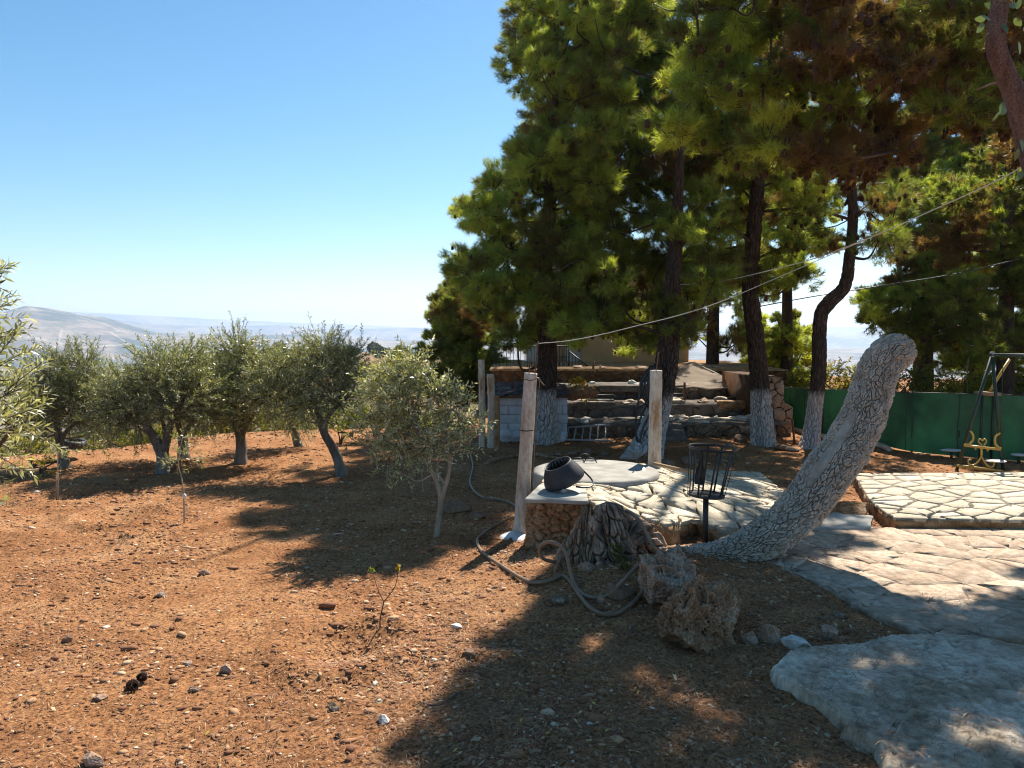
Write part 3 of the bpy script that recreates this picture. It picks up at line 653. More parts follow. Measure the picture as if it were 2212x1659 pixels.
olive('olive with an upright whitewashed trunk in the middle of the orchard', 520, 1000,
      [([(520, 950, 0), (505, 910, 0), (480, 860, .1)], .10, .03), ([(520, 950, 0), (538, 910, 0), (570, 860, -.1)], .07, .02), ([(520, 950, 0), (525, 900, .1), (530, 830, .2)], .05, .02)],
      [(470, 860, 0, .5), (520, 820, .2, .5), (570, 850, 0, .5), (500, 770, .2, .42), (550, 785, 0, .42), (440, 820, .2, .4), (600, 880, .1, .38), (520, 890, -.3, .35), (515, 745, .1, .25), (600, 810, .3, .4)], 22)
olive('small leaning olive far back behind the orchard row', 647, 965,
      [([(637, 940, 0), (625, 905, 0), (610, 870, 0)], .08, .03)], [(600, 860, 0, .45), (640, 850, .1, .4), (620, 810, 0, .4), (660, 890, 0, .3)], 23)
olive('wide forked olive with the thickest low trunk, left of the orchard centre', 352, 1022,
      [([(352, 985, 0), (335, 950, 0), (310, 910, 0), (280, 870, .1)], .11, .03), ([(352, 985, 0), (362, 945, 0), (375, 900, -.1), (410, 850, 0)], .09, .025), ([(352, 985, 0), (356, 940, .1), (345, 880, .2)], .05, .02)],
      [(280, 880, 0, .5), (320, 840, .2, .5), (370, 830, 0, .5), (420, 850, -.1, .45), (340, 790, .2, .4), (400, 795, .1, .42), (260, 835, .1, .4), (440, 895, .1, .35), (300, 920, .2, .35), (380, 880, -.3, .38), (240, 900, 0, .3)], 24)
olive('second forked olive standing just behind the thick low one', 397, 990,
      [([(395, 950, 0), (385, 915, 0), (370, 870, 0)], .10, .03), ([(395, 950, 0), (415, 910, 0), (440, 860, 0)], .07, .02)],
      [(380, 860, 0, .5), (440, 850, .1, .5), (410, 800, 0, .5), (350, 850, .2, .4), (460, 890, .1, .35)], 25)
olive('dark olive with a whitewashed slanting trunk at the left, beside a tyre', 142, 1008,
      [([(130, 960, 0), (124, 920, 0), (120, 870, .1)], .085, .03), ([(131, 960, 0), (150, 925, 0), (185, 905, 0)], .05, .02)],
      [(80, 880, 0, .45), (120, 840, 0, .5), (170, 850, 0, .5), (130, 800, .1, .42), (180, 800, .1, .42), (210, 880, 0, .4), (60, 920, .1, .35), (150, 900, -.2, .35), (200, 930, .2, .32), (100, 920, .2, .3)], 26, tint=(.32, .2))
# young olive beside the left post
b = Gg(942, 1158); d = b[1]
broadtree('olive_tree', 'young olive with pale forked stem and airy crown beside the left post', b,
          [([b-[0, 0, .04], P(948, 1120, d), P(952, 1085, d), P(946, 1050, d), P(930, 1010, d), P(915, 975, d), P(890, 900, d)], .036, .012), ([P(952, 1085, d), P(965, 1040, d), P(972, 1000, d), P(968, 940, d), P(950, 880, d)], .026, .010), ([P(960, 1045, d), P(945, 1015, d), P(955, 960, d)], .014, .008)],
          [(P(x, y, d+q), r) for x, y, q, r in ((850, 800, .1, .17), (890, 810, 0, .19), (820, 850, .1, .18), (870, 860, -.1, .2), (930, 850, 0, .19), (980, 880, 0, .17), (1010, 920, 0, .13), (840, 910, 0, .18), (900, 920, .1, .19), (960, 930, .1, .16), (810, 950, .1, .15), (870, 965, 0, .17), (840, 1000, .1, .13), (930, 960, -.1, .13), (790, 900, 0, .13), (1000, 960, 0, .10), (900, 780, 0, .10), (920, 1000, 0, .09))],
          27, BARKY, dens=230, group='olive trees of the orchard', ln=.058, wd=.016, tl=(.15, .28), nlf=16, tint=(.72, .2), twr=.003)
# near olive at the left edge
b = np.array([-4.3, 4.9, gz(-4.3, 4.9)])
broadtree('olive_tree', 'near olive whose bright leafy sprays reach in from the left edge', b,
          [([b-[0, 0, .1], b+[.1, 0, .7], b+[.3, -.05, 1.3], b+[.6, -.1, 1.9]], .12, .03), ([b+[.1, 0, .7], b+[.5, -.1, 1.1], b+[.9, -.2, 1.3]], .05, .02)],
          [(P(x, y, q), r) for x, y, q, r in ((-95, 660, 4.6, .2), (-85, 740, 4.6, .22), (-50, 820, 4.5, .22), (-18, 870, 4.4, .16), (-35, 930, 4.5, .20), (-100, 980, 4.6, .22), (-110, 860, 4.9, .3), (-150, 700, 4.9, .3), (-85, 570, 4.7, .12), (-90, 1080, 4.5, .15), (30, 920, 4.5, .10), (-45, 680, 4.6, .07))],
          28, BARKO, dens=130, group='olive trees of the orchard', ln=.065, wd=.015, tl=(.18, .34), nlf=20, tint=(.72, .22), side=(.35, 0, .1))

# saplings
def sapling(label, pts, leafs, seed, r0=.010, lm=OLIVE, name='olive_sapling', **kw):
    rg = np.random.default_rng(seed); b = Gg(*pts[0]); d = b[1]
    root = thing(name, label, 'sapling', b)
    tb = MB(); tb.tube(cr([b-[0, 0, .03]]+[P(x, y, d) for x, y in pts[1:]], 14), np.linspace(r0, r0*.35, 14), 6); 
    lf = MB()
    kw2 = dict(tl=(.08, .16), nlf=10, ln=.045, wd=.011, tint=(.55, .25)); kw2.update(kw)
    for x, y, r, n in leafs: twigs(lf, tb, P(x, y, d), r, n, rg, twr=.002, **kw2)
    tb.build('stem', BARKY, root, smooth=True); lf.build('leaves', lm, root)
    return root
sapling('thin olive sapling tied with a white rag in the open soil', [(398, 1130), (397, 1070), (392, 1030), (385, 1000), (395, 940)], [(390, 985, .12, 18), (395, 950, .10, 10), (370, 1000, .08, 8), (420, 990, .08, 8)], 31)
b = P(398, 1072, Gg(398, 1130)[1]); mb = MB(); iv3, if3 = ico(3)
mb.add(iv3*np.array([.022, .02, .03])*(1+.3*fbm(iv3*2.5, 3, 4))[:, None]+b, if3); tag(mb.build('rag', WHITE, smooth=True, loc=b), 'small white rag knotted round the thin olive sapling', 'rag')
sapling('short leafless olive sapling with stake at the far left', [(125, 1082), (126, 1040), (124, 1000), (128, 960)], [(128, 985, .10, 8), (150, 980, .08, 6), (110, 970, .08, 6)], 32)
b = Gg(121, 1083); mb = MB(); mb.tube([b-[0, 0, .05], P(122, 1020, b[1])], .009, 6); tag(mb.build('stake', WOOD, loc=b), 'thin wooden stake beside the far left sapling', 'stake')
sapling('bluish young olive sapling in the shade left of the young olive stem', [(915, 1062), (912, 1030), (910, 1000), (905, 975)], [(905, 1000, .09, 18), (915, 985, .07, 12), (895, 985, .07, 10)], 33, tint=(.5, .2))
# twiggy seedling in the foreground
b = Gg(822, 1362); d = b[1]; root = thing('seedling', 'two-stemmed seedling with yellow and orange leaves in the near soil', 'seedling', b)
tb = MB(); fk = P(829, 1300, d)
tb.tube(cr([b-[0, 0, .02], P(821, 1340, d), fk], 8), [.005]*8, 5); tb.tube(cr([fk, P(815, 1270, d), P(805, 1232, d)], 8), np.linspace(.004, .0018, 8), 5); tb.tube(cr([fk, P(853, 1268, d), P(861, 1228, d)], 8), np.linspace(.004, .0018, 8), 5)
tb.build('stem', TWIG, root)
lf = MB(); rg = np.random.default_rng(5); n = 6
for (x, y, tt) in ((803, 1228, .42), (861, 1224, .95)):
    A = unit(rg.normal(0, 1, (n, 3))+[0, 0, -.3]); leaves(lf, np.repeat([P(x, y, d)], n, 0), A, unit(np.cross(A, rg.normal(0, 1, (n, 3)))), 0.038, .026, np.clip(rg.normal(tt, .12, n), 0, 1))
lf.build('leaves', BUSH, root)

# bushes at the orchard edge
def bush(label, x, y, w_, h_, seed, tint, dens=46, lm=BUSH, base=None, group=None, name='bush'):
    b = Gg(x, y) if base is None else np.array(base, float); rg = np.random.default_rng(seed); lbs = []
    nl_ = max(3, int(w_*h_*7))
    for k in range(nl_):
        r = rg.uniform(.22, .34)*min(1.3, h_); lbs.append((b+[rg.uniform(-w_/2+r*.5, w_/2-r*.5), rg.uniform(-.4, .4), rg.uniform(r*.7, max(r*.8, h_-r))], r))
    st = [([b-[0, 0, .1], b+[rg.uniform(-.1, .1), 0, h_*.4], l[0]], .02, .008) for l in lbs[:5]]
    return broadtree(name, label, b, st, lbs, seed, TWIG, lm, group=group, cat='bush', dens=dens, dense=False, ln=.06, wd=.03, tl=(.12, .25), nlf=14, tint=tint)
bush('yellow-green vine bush sprawling behind the far left sapling', 92, 1032, 1.0, .32, 41, (.8, .15), dens=30)
bush('dense dark green rounded bush behind the leaning olive', 735, 960, .5, .34, 42, (.25, .12))
hz = [(-40, 958, 2.0, 1.0, .5), (70, 956, 1.8, .9, .6), (190, 958, 1.8, .8, .4), (275, 955, 1.9, .75, .55), (350, 952, 1.9, .8, .7), (430, 950, 1.7, .85, .75), (530, 948, 1.8, .8, .55), (620, 946, 1.7, .8, .45), (720, 940, 1.8, .9, .4), (810, 938, 1.7, .9, .5), (900, 938, 1.7, .8, .35), (990, 935, 1.6, .8, .3)]
hl = ['at the far left edge', 'left of the dark olive', 'just behind the tyre', 'right of the tyre', 'behind the thick low olive', 'behind the second forked olive, yellowish', 'behind the upright olive', 'behind the small leaning olive', 'behind the leaning olive crown', 'left behind the young olive', 'right behind the young olive', 'nearest the weathered posts']
for k, (x, y, w_, h_, t_) in enumerate(hz):
    b = G(x, y, -.25); b[1] += 1.6; b[0] = (x-1106)/KF*b[1]; b[2] = gz(b[0], b[1])-.05
    bush('green bush of the orchard edge '+hl[k], 0, 0, w_, h_+.35, 50+k, (t_, .2), dens=34, base=b, group='bushes along the orchard edge')
# olives lower down the slope behind the orchard
for k, (x, y, d, lab) in enumerate(((820, 800, 24, 'round crown rising left behind the young olive'), (880, 810, 27, 'broad crown rising right behind the young olive'), (235, 860, 22, 'dim crown between the two left olives'))):
    c = P(x, y, d); b = c.copy(); b[2] = gz(b[0], b[1])
    lb = [(c+np.array([rg.uniform(-.9, .9), rg.uniform(-.8, .8), rg.uniform(-.7, .5)]), rg.uniform(.4, .6)) for q in range(12)]
    broadtree('slope_tree', 'tree down the slope, '+lab, b, [([b-[0, 0, .2], (b+c)/2, c], .14, .05)], lb, 80+k, BARKO, BUSH if k < 2 else OLIVE, dens=40, dense=False, ln=.07, wd=.03, tl=(.15, .3), nlf=14, tint=(.55 if k < 2 else .3, .2))

# far trees on the spur
proto = None; rgf = np.random.default_rng(99)
lf = MB(); ntf = 420; dv = unit(rgf.normal(0, 1, (ntf, 3))); C = dv*np.array([2.6, 2.6, 1.9])*rgf.uniform(.6, 1, (ntf, 1))+[0, 0, 2.6]
A = unit(dv+rgf.normal(0, .5, dv.shape)); leaves(lf, C, A, unit(np.cross(A, rgf.normal(0, 1, A.shape))), .9, .7, rgf.uniform(0, .5, ntf))
root = thing('far_tree', 'small dark tree on the distant spur below the skyline', 'tree', (0, 0, 0), 'trees scattered over the distant spur')
tb = MB(); tb.tube([[0, 0, -1], [0, 0, 2.5]], [.3, .15], 6); tb.build('trunk', BARK, root); lf.build('crown', leafmat('far_leaves', [(0, (.03, .045, .015)), (1, (.10, .13, .04))], .2), root)
first = True
for k in range(80):
    px = rgf.uniform(250, 930); r_ = rgf.uniform(260, 520)
    x = (px-1106)/KF*r_; yv = r_; z = float(ground_h(np.array([x]), np.array([yv]), False)[0])
    if first: o = root; first = False
    else:
        o = root.copy(); COL.objects.link(o)
        for ch in root.children:
            c = ch.copy(); COL.objects.link(c); c.parent = o
    o.location = (x, yv, z); s_ = rgf.uniform(.6, 1.3); o.scale = (s_, s_, s_*rgf.uniform(.8, 1.2)); o.rotation_euler = (0, 0, rgf.uniform(0, 6))
# far buildings
def farbox(name, label, px, py, d, size, mat=WHITE, roof=True):
    c = P(px, py, d); root = thing(name, label, 'building', c)
    mb = MB(); mb.box(c+[0, 0, size[2]/2-4], (size[0], size[1], size[2]+8)); mb.build('wall', mat, root)
    if roof:
        mb = MB(); h = size[2]; x, y = size[0]/2+.5, size[1]/2+.5
        V = np.array([[-x, -y, h], [x, -y, h], [x, y, h], [-x, y, h], [-x, 0, h+size[1]*.16], [x, 0, h+size[1]*.16]])+c
        mb.add(V, [[0, 1, 5, 4], [2, 3, 4, 5], [0, 4, 3], [1, 2, 5], [0, 3, 2, 1]]); mb.build('roof', mat, root)
for px, lab in ((378, 'left of the pair of long white sheds in the far valley'), (410, 'right of the pair of long white sheds in the far valley')):
    r_ = 3600.; x = (px-1106)/KF*r_; z = float(ground_h(np.array([x]), np.array([r_]), False)[0]); yy = 713+(2.2-z)/r_*1661
    farbox('shed', lab, px, 829.5-(829.5-yy), r_, (58, 25, 11))
r_ = 470.; x = (276-1106)/KF*r_; z = float(ground_h(np.array([x]), np.array([r_]), False)[0])
farbox('far_house', 'small square flat-roofed house on the distant spur', 276, 713+(2.2-z)/r_*1661, r_, (4.2, 4, 2.4), CONC, False)

# ------------------------------------------------------------------ stones and rocks
def rock(label, c, size, mat, seed, style='plain', name='rock', sub=5, group=None, cat='rock', rz=0, sink=.25):
    V, F = ico(sub); Q = V*1.4+seed*3.1
    rp = np.random.default_rng(seed+500); nP = 10 if style == 'eroded' else 14; PN = unit(rp.normal(0, 1, (nP, 3))); PD = rp.uniform(.5, 1.0, nP); dt = V@PN.T
    pr = np.where(dt > .05, PD[None]/np.maximum(dt, .05), 9).min(1); dsp = np.clip(pr, .45, 1.35)-1+.10*fbm(Q*1.5, 5, seed, .6)
    if style == 'eroded':
        f1, f2, _ = cell(Q*3.0+.4*np.stack([vnoise(Q*3, 1), vnoise(Q*3, 2), vnoise(Q*3, 3)], -1), seed+3)
        dsp = dsp*.9+.10-.42*(1-sstep(.05, .42, f1))*sstep(-.35, .15, vnoise(Q*1.2, seed+6))+.16*fbm(Q*3.5, 5, seed+8, .62)-.42*np.abs(vnoise(Q*np.array([2.2, 2.2, .7]), seed+4))+.08
    W = V*(1+dsp)[:, None]*np.array(size)
    W = W+V*.02*fbm(V*9, 3, seed)[:, None]*min(size)
    W[:, 2] = np.maximum(W[:, 2], -size[2]*.8)
    W = W@rot(0, 0, rz).T
    c = np.array(c, float); c[2] = c[2]+size[2]*(1-sink*2)*.8
    mb = MB(); mb.add(W+c, F); return tag(mb.build(name, mat, smooth=True, loc=c), label, cat, group)
def rk(label, x0, x1, y0, y1, mat, seed, **kw):
    """rock from its left, right, top, bottom extent"""
    g_ = Gg((x0+x1)/2, y1-2); d = g_[1]; hw = (x1-x0)/2/KF*d; hh = (y1-y0)/KF*d
    g_[1] += hw*.5
    return rock(label, g_, (hw*.95, hw*.8, hh*.55), mat, seed, **kw)
rk('pinkish rough limestone boulder just right of the old stump', 1365, 1505, 1195, 1312, ROCKP, 3, style='eroded', sub=6, sink=.1)
rk('largest brown rock eaten by holes and ridges', 1432, 1600, 1250, 1402, ROCKR, 5, style='eroded', sub=6, sink=.1)
rk('jagged brown rock joined behind the largest eaten rock', 1500, 1592, 1268, 1345, ROCKR, 43, style='eroded', sub=6, sink=.1)
rk('small tan stone touching the eaten brown rock', 1606, 1640, 1353, 1392, ROCKP, 7)
rk('rounded tan stone between the tan stone and the white rock', 1644, 1692, 1348, 1392, ROCKP, 8)
rk('bright white rock in the row beside the bedrock slab', 1694, 1756, 1366, 1408, ROCKW, 17, sub=6)
rk('reddish pointed stone right of the white rock', 1768, 1812, 1352, 1388, ROCKP, 10)
rk('flat brown stone behind the reddish pointed stone', 1790, 1842, 1318, 1342, ROCKB, 11)
rk('small grey stone behind the white rock', 1765, 1790, 1333, 1345, ROCKD, 12)
rk('round tan stone wedged under the stump', 1252, 1282, 1210, 1238, ROCKP, 13)
rk('grey slab-like stone leaning below the stump', 1305, 1372, 1245, 1300, ROCKD, 14)
rk('pale stone at the left foot of the stump by the hose', 1180, 1225, 1285, 1308, ROCKB, 15)
rk('small brown stone at the foot of the stump between the hose loops', 1285, 1312, 1280, 1308, ROCKP, 16)
rk('porous white-grey stone lying among soil clods in the sun', 972, 1000, 1345, 1362, ROCKW, 17)
rk('dark crusty stone at the edge of the near shadow', 990, 1028, 1404, 1420, ROCKD, 18)
rk('elongated white stone low in the foreground centre', 812, 846, 1549, 1564, ROCKW, 19)
rk('brown clod with a dark shadow near the white elongated stone', 705, 735, 1518, 1540, ROCKB, 20)
rk('large tan stone at the bottom edge left', 168, 222, 1632, 1657, ROCKP, 21)
rk('speckled white and brown stone left of centre foreground', 466, 498, 1435, 1455, ROCKP, 22)
rk('dark round stone far left foreground', 130, 155, 1372, 1390, ROCKD, 23)
rk('orange-brown stone in the sunlit soil near the tree shadow', 430, 455, 1232, 1245, ROCKP, 24)
rk('flat pale stone lying left of the speckled stone', 385, 418, 1430, 1440, ROCKP, 25)
rk('flat pinkish stone on the left open soil', 330, 362, 1278, 1290, ROCKP, 26)
rk('brown stone beside the pine cone', 405, 430, 1480, 1498, ROCKP, 27)
rk('brown stone at the left below the pine cone', 195, 225, 1500, 1518, ROCKP, 28)
rk('dark clod at the bottom right of the open soil', 722, 738, 1578, 1598, ROCKD, 29)
rk('orange stone beside the seedling', 780, 795, 1335, 1346, ROCKB, 30)
# dark rows of stones behind the well and near the trees
rows = [(1205, 985, 'stone of the dark row behind the round slab, leftmost'), (1235, 984, 'stone of the dark row behind the round slab, second from left'), (1268, 982, 'stone of the dark row behind the round slab, middle'), (1300, 984, 'stone of the dark row behind the round slab, right'),
        (1485, 1000, 'dark stone behind the fire basket, left'), (1560, 1000, 'dark stone behind the fire basket, right'), (1575, 965, 'dark stone left of the straight pine foot'), (1600, 955, 'brown stone close to the straight pine foot'), (1690, 972, 'dark stone right of the straight pine foot'), (1715, 975, 'dark stone just left of the bent pine foot'), (1785, 978, 'brown stone just right of the bent pine foot'), (1400, 995, 'stone at the foot of the hose-draped pine'), (1440, 1003, 'stone right of the hose-draped pine foot'), (1030, 1120, 'small stone in the shade left of the left post'), (990, 1105, 'tan stone in the shade near the young olive')]
for k, (x, y, lab) in enumerate(rows):
    p = Gg(x, y); s_ = .07+.05*((k*37) % 10)/10; rock(lab, p, (s_*1.4, s_, s_*.8), ROCKD if k % 3 else ROCKB, 60+k, sub=4)
# pine cones on the ground
for k, (x, y, lab) in enumerate(((286, 1490, 'larger dark pine cone lying on the sunlit soil'), (306, 1472, 'smaller pine cone just behind the larger one'))):
    p = Gg(x, y); root = None; mb = MB(); rg = np.random.default_rng(k)
    Lc = .075-.02*k; M_ = rot(PI/2*.85, 0, .9+k)
    for a in range(9):
        for q in range(11):
            zz = (a/8-.5)*Lc; R = Lc*.36*math.sin(PI*(a+1.2)/10.5)+.004; th = q/11*2*PI+a*.4
            c = np.array([math.cos(th)*R, math.sin(th)*R, zz]); dd = unit(np.array([math.cos(th), math.sin(th), .5])); sdv = np.array([-math.sin(th), math.cos(th), 0])
            V = np.array([c*.35, c+sdv*.007, c+dd*.011, c-sdv*.007, c+dd*.004+[0, 0, .005]])@M_.T+p+[0, 0, .028]
            mb.add(V, [[0, 1, 4], [0, 4, 3], [1, 2, 4], [2, 3, 4], [0, 3, 2], [0, 2, 1]])
    tag(mb.build('pine_cone', CONE, loc=p), lab, 'pine cone')

# ------------------------------------------------------------------ paving
def clip(poly, nx, ny, c):
    out = []; n = len(poly)
    for k in range(n):
        a = poly[k]; b = poly[(k+1) % n]; da = a[0]*nx+a[1]*ny-c; db = b[0]*nx+b[1]*ny-c
        if da <= 0: out.append(a)
        if (da < 0 < db) or (db < 0 < da):
            t = da/(da-db); out.append((a[0]+(b[0]-a[0])*t, a[1]+(b[1]-a[1])*t))
    return out
def paving(mb, poly, cellsz, gap, thick, mapf, seed, asp=1.0, jit=.42, rough=.006, tilt=.006, tint=(0, 1)):
    rg = np.random.default_rng(seed); pa = np.array(poly)
    x0, y0 = pa.min(0)-cellsz; x1, y1 = pa.max(0)+cellsz; cx, cy = cellsz, cellsz*asp
    nx, ny = int((x1-x0)/cx)+2, int((y1-y0)/cy)+2
    S = np.zeros((nx, ny, 2))
    for a in range(nx):
        for b in range(ny): S[a, b] = (x0+(a+.3*(b % 2)+rg.uniform(-jit, jit))*cx, y0+(b+rg.uniform(-jit, jit))*cy)
    dead = rg.uniform(0, 1, (nx, ny)) < .2
    for a in range(nx):
        for b in range(ny):
            if dead[a, b]: continue
            s = S[a, b]; p = [tuple(q) for q in poly]
            for da in range(-3, 4):
                for db in range(-3, 4):
                    if (da or db) and 0 <= a+da < nx and 0 <= b+db < ny and p and not dead[a+da, b+db]:
                        o = S[a+da, b+db]; nrm = o-s; ll = np.hypot(*nrm); nrm = nrm/ll; p = clip(p, nrm[0], nrm[1], float(np.dot(nrm, (s+o)/2))-gap/2)
            if len(p) < 3: continue
            q = np.array(p); keep = [k for k in range(len(q)) if np.hypot(*(q[k]-q[k-1])) > .004]; q = q[keep]
            if len(q) < 3: continue
            ar = .5*abs(np.dot(q[:, 0], np.roll(q[:, 1], 1))-np.dot(q[:, 1], np.roll(q[:, 0], 1)))
            if ar < cellsz*cellsz*.04: continue
            # cut corners, wobble edges
            e = []
            for k in range(len(q)):
                A0, B0 = q[k], q[(k+1) % len(q)]; l_ = np.hypot(*(B0-A0)); 
                for f in (.04, .35, .65, .96): e.append(A0+(B0-A0)*f+rg.normal(0, rough, 2)*min(1, l_/.1))
            q = np.array(e); n = len(q); c = q.mean(0); tx, ty = rg.normal(0, tilt, 2); hz_ = thick*rg.uniform(.75, 1.1)
            ht = hz_+((q-c)@np.array([tx, ty]))
            qi = c+(q-c)*.955
            top = [mapf(qi[k][0], qi[k][1], ht[k]) for k in range(n)]; mid = [mapf(q[k][0], q[k][1], ht[k]-.008) for k in range(n)]; bot = [mapf(q[k][0], q[k][1], -.01) for k in range(n)]
            V = np.array(top+mid+bot+[mapf(c[0], c[1], hz_)]); t = rg.uniform(*tint)
            a_ = np.arange(n); b_ = (a_+1) % n
            area = np.dot(q[:, 0], np.roll(q[:, 1], -1))-np.dot(q[:, 1], np.roll(q[:, 0], -1)); 
            Ft = np.stack([np.full(n, 3*n), a_, b_], -1); F1 = np.stack([a_, a_+n, b_+n, b_], -1); F2 = np.stack([a_+n, a_+2*n, b_+2*n, b_+n], -1)
            if area < 0: Ft, F1, F2 = Ft[:, ::-1], F1[:, ::-1], F2[:, ::-1]
            base = mb.n; mb.v.append(V); mb.n += len(V)
            for Fx in (Ft, F1, F2): mb.f.append(Fx+base); mb.t.append(np.full(len(Fx), t))
def extr(mb, poly, ztop, zbot, n_side=1, jitter=0, seed=0, t=.5):
    """solid prism over polygon; ztop may be function(x,y)"""
    rg = np.random.default_rng(seed); pts = []
    pa = [np.array(q, float) for q in poly]
    for k in range(len(pa)):
        a, b = pa[k], pa[(k+1) % len(pa)]; m = max(1, int(np.hypot(*(b-a))/.08) if jitter else 1)
        for q in range(m): pts.append(a+(b-a)*q/m)
    pts = np.array(pts); n = len(pts); zt = np.array([ztop(*q) if callable(ztop) else ztop for q in pts])
    L_ = 6 if jitter else 1; rings = []
    for k in range(L_+1):
        f = k/L_; z = zt*(1-f)+zbot*f; r = rg.normal(0, jitter, (n, 2)) if jitter else 0
        rings.append(np.column_stack([pts+r*(k > 0), z]))
    V = np.concatenate(rings); a_ = np.arange(n); b_ = (a_+1) % n
    area = np.dot(pts[:, 0], np.roll(pts[:, 1], -1))-np.dot(pts[:, 1], np.roll(pts[:, 0], -1))
    F = np.concatenate([np.stack([a_+k*n, a_+(k+1)*n, b_+(k+1)*n, b_+k*n], -1) for k in range(L_)])
    if area < 0: F = F[:, ::-1]
    base = mb.n; mb.v.append(V); mb.n += len(V); mb.f.append(F+base); mb.t.append(np.full(len(F), t))
    top = a_ if area > 0 else a_[::-1]; mb.f.append(top[None]+base); mb.t.append(np.full(1, t))
# worn pavement
root = thing('worn_pavement', 'worn pinkish stone pavement with cracks, dappled by pine shade at the right', 'pavement', (4.2, 6.8, 0))
mb = MB(); paving(mb, pavepoly, .40, .007, .020, lambda x, y, h: (x, y, h+.035), 3, .7, jit=.5, rough=.012, tilt=.003); mb.build('paving_stones', PAVE, root)
mb = MB(); extr(mb, pavepoly, .047, -.1, jitter=.008, seed=2); mb.build('bed', PAVE, root)
# bedrock slab
def heightslab(poly, res, hf, name, label, mat, cat, base):
    pa = np.array(poly); x0, y0 = pa.min(0)-.05; x1, y1 = pa.max(0)+.05
    xs = np.arange(x0, x1, res); ys = np.arange(y0, y1, res); X, Y = np.meshgrid(xs, ys, indexing='ij')
    wob = (.05*fbm(np.stack([X.ravel()*2.5, Y.ravel()*2.5, 0*X.ravel()], -1), 4, 7)+.09*(cell(np.stack([X.ravel()*5, Y.ravel()*5, 0*X.ravel()], -1), 71)[2]-.5)*(res > .01)).reshape(X.shape)
    ins = inpoly(X+wob, Y+wob, poly); d = edist(X+wob, Y+wob, poly)*np.where(ins, 1, -1)
    Z = hf(X, Y, d); keep = d > -.05
    idx = -np.ones(X.shape, int); idx[keep] = np.arange(keep.sum())
    V = np.stack([X[keep], Y[keep], Z[keep]], -1); a, b, c, e = idx[:-1, :-1], idx[1:, :-1], idx[1:, 1:], idx[:-1, 1:]
    ok = (a >= 0) & (b >= 0) & (c >= 0) & (e >= 0)
    mb = MB(); mb.add(V, np.stack([a[ok], b[ok], c[ok], e[ok]], -1)); return tag(mb.build(name, mat, smooth=True, loc=base), label, cat)
def hs(X, Y, d):
    Q = np.stack([X.ravel(), Y.ravel(), 0*X.ravel()], -1)
    f1, f2, idc = cell(Q*np.array([1.5, 1.2, 1])+.3*np.stack([vnoise(Q*3, 5), vnoise(Q*3, 6), 0*X.ravel()], -1), 12)
    crk = ((1-sstep(0, .015, f2-f1))*sstep(.1, .35, vnoise(Q*1.1, 9))).reshape(X.shape)*.014
    pit = cell(Q*np.array([9., 9., 1])+.4*np.stack([vnoise(Q*9, 5), vnoise(Q*9, 6), 0*X.ravel()], -1), 22)[0]
    return -.06+.15*sstep(-.02, .045, d)+.015*sstep(.1, .8, d)+(.030*fbm(Q*3.4, 6, 3, .72)+.012*(idc-.5)-.012*(1-sstep(.1, .4, pit))*(vnoise(Q*2, 3) > 0)).reshape(X.shape)-.03*(1-sstep(.1, .3, f1.reshape(X.shape)))*0-crk
heightslab(slabpoly, .014, hs, 'bedrock_slab', 'large grey slab of bare bedrock in the lower right corner', BED, 'rock slab', (2.6, 4.3, 0))
# raised terrace at right
root = thing('paved_terrace', 'raised sunlit terrace of crazy paving with a low orange-brown stone edge', 'terrace', (7, 9.5, 0))
TZ = .15; tp = [tuple(G(x, y, TZ)[:2]) for x, y in ((1846, 1023), (1875, 1074), (1905, 1100), (1937, 1120), (2260, 1124))]+[(9.6, 8.45), (9.6, 11.15)]
mb = MB(); extr(mb, tp, TZ-.022, -.1, jitter=.012, seed=4); mb.build('stone_edge', ORANGE, root)
def tm(x, y, h): return (x+(.35*(y-9.5)), y, h+TZ-.02)
tpu = [(x-.35*(y-9.5), y) for x, y in tp]
mb = MB(); paving(mb, tpu, .34, .045, .024, tm, 8, .8, jit=.48, rough=.008, tilt=.004, tint=(.5, 1)); mb.build('paving_stones', STONE, root)
mb = MB(); extr(mb, tp, TZ-.006, TZ-.02); mb.build('mortar', MORTAR, root)
# concrete step and orange earth lump left of it
root = thing('concrete_step', 'small pale concrete step at the corner of the raised terrace', 'step', G(1820, 1150))
mb = MB(); extr(mb, [tuple(G(x, y)[:2]) for x, y in ((1745, 1156), (1878, 1153), (1885, 1128), (1800, 1120))], .075, -.05, jitter=.008, seed=9); mb.build('step', CONC, root)
rk('orange earthy rock outcrop between leaning trunk and raised terrace', 1790, 1905, 1060, 1128, ORANGE, 33, sub=6)

# ------------------------------------------------------------------ cistern: mound with flagstones, round slab, pedestal
def hp(x, y=9.0):
    b = float(np.interp(x, [.2, 1.1, 1.6, 1.95, 2.4, 3.0, 3.8], [.53, .53, .50, .42, .30, .19, .07]))
    return b-float(sstep(.85, 1.35, x))*.17*(1-float(sstep(7.5, 8.5, y)))*min(1, b/.4)
def GH(x, y):
    p = G(x, y, .5)
    for k in range(25): p = G(x, y, .5*p[2]+.5*hp(p[0], p[1]))
    return tuple(p[:2])
flag = [GH(*q) for q in ((1168, 1068), (1170, 1042), (1230, 1020), (1400, 1006), (1500, 1016), (1640, 1020), (1712, 1078), (1655, 1118), (1560, 1150), (1500, 1120), (1440, 1136), (1385, 1116), (1340, 1096), (1290, 1092), (1262, 1078))]
root = thing('cistern_platform', 'raised cistern platform of broken flagstones sloping down to the right', 'platform', (1.6, 8.8, 0))
mb = MB(); extr(mb, flag, lambda x, y: hp(x, y)-.022, -.1, jitter=.02, seed=14); mb.build('rubble_base', ORANGE, root)
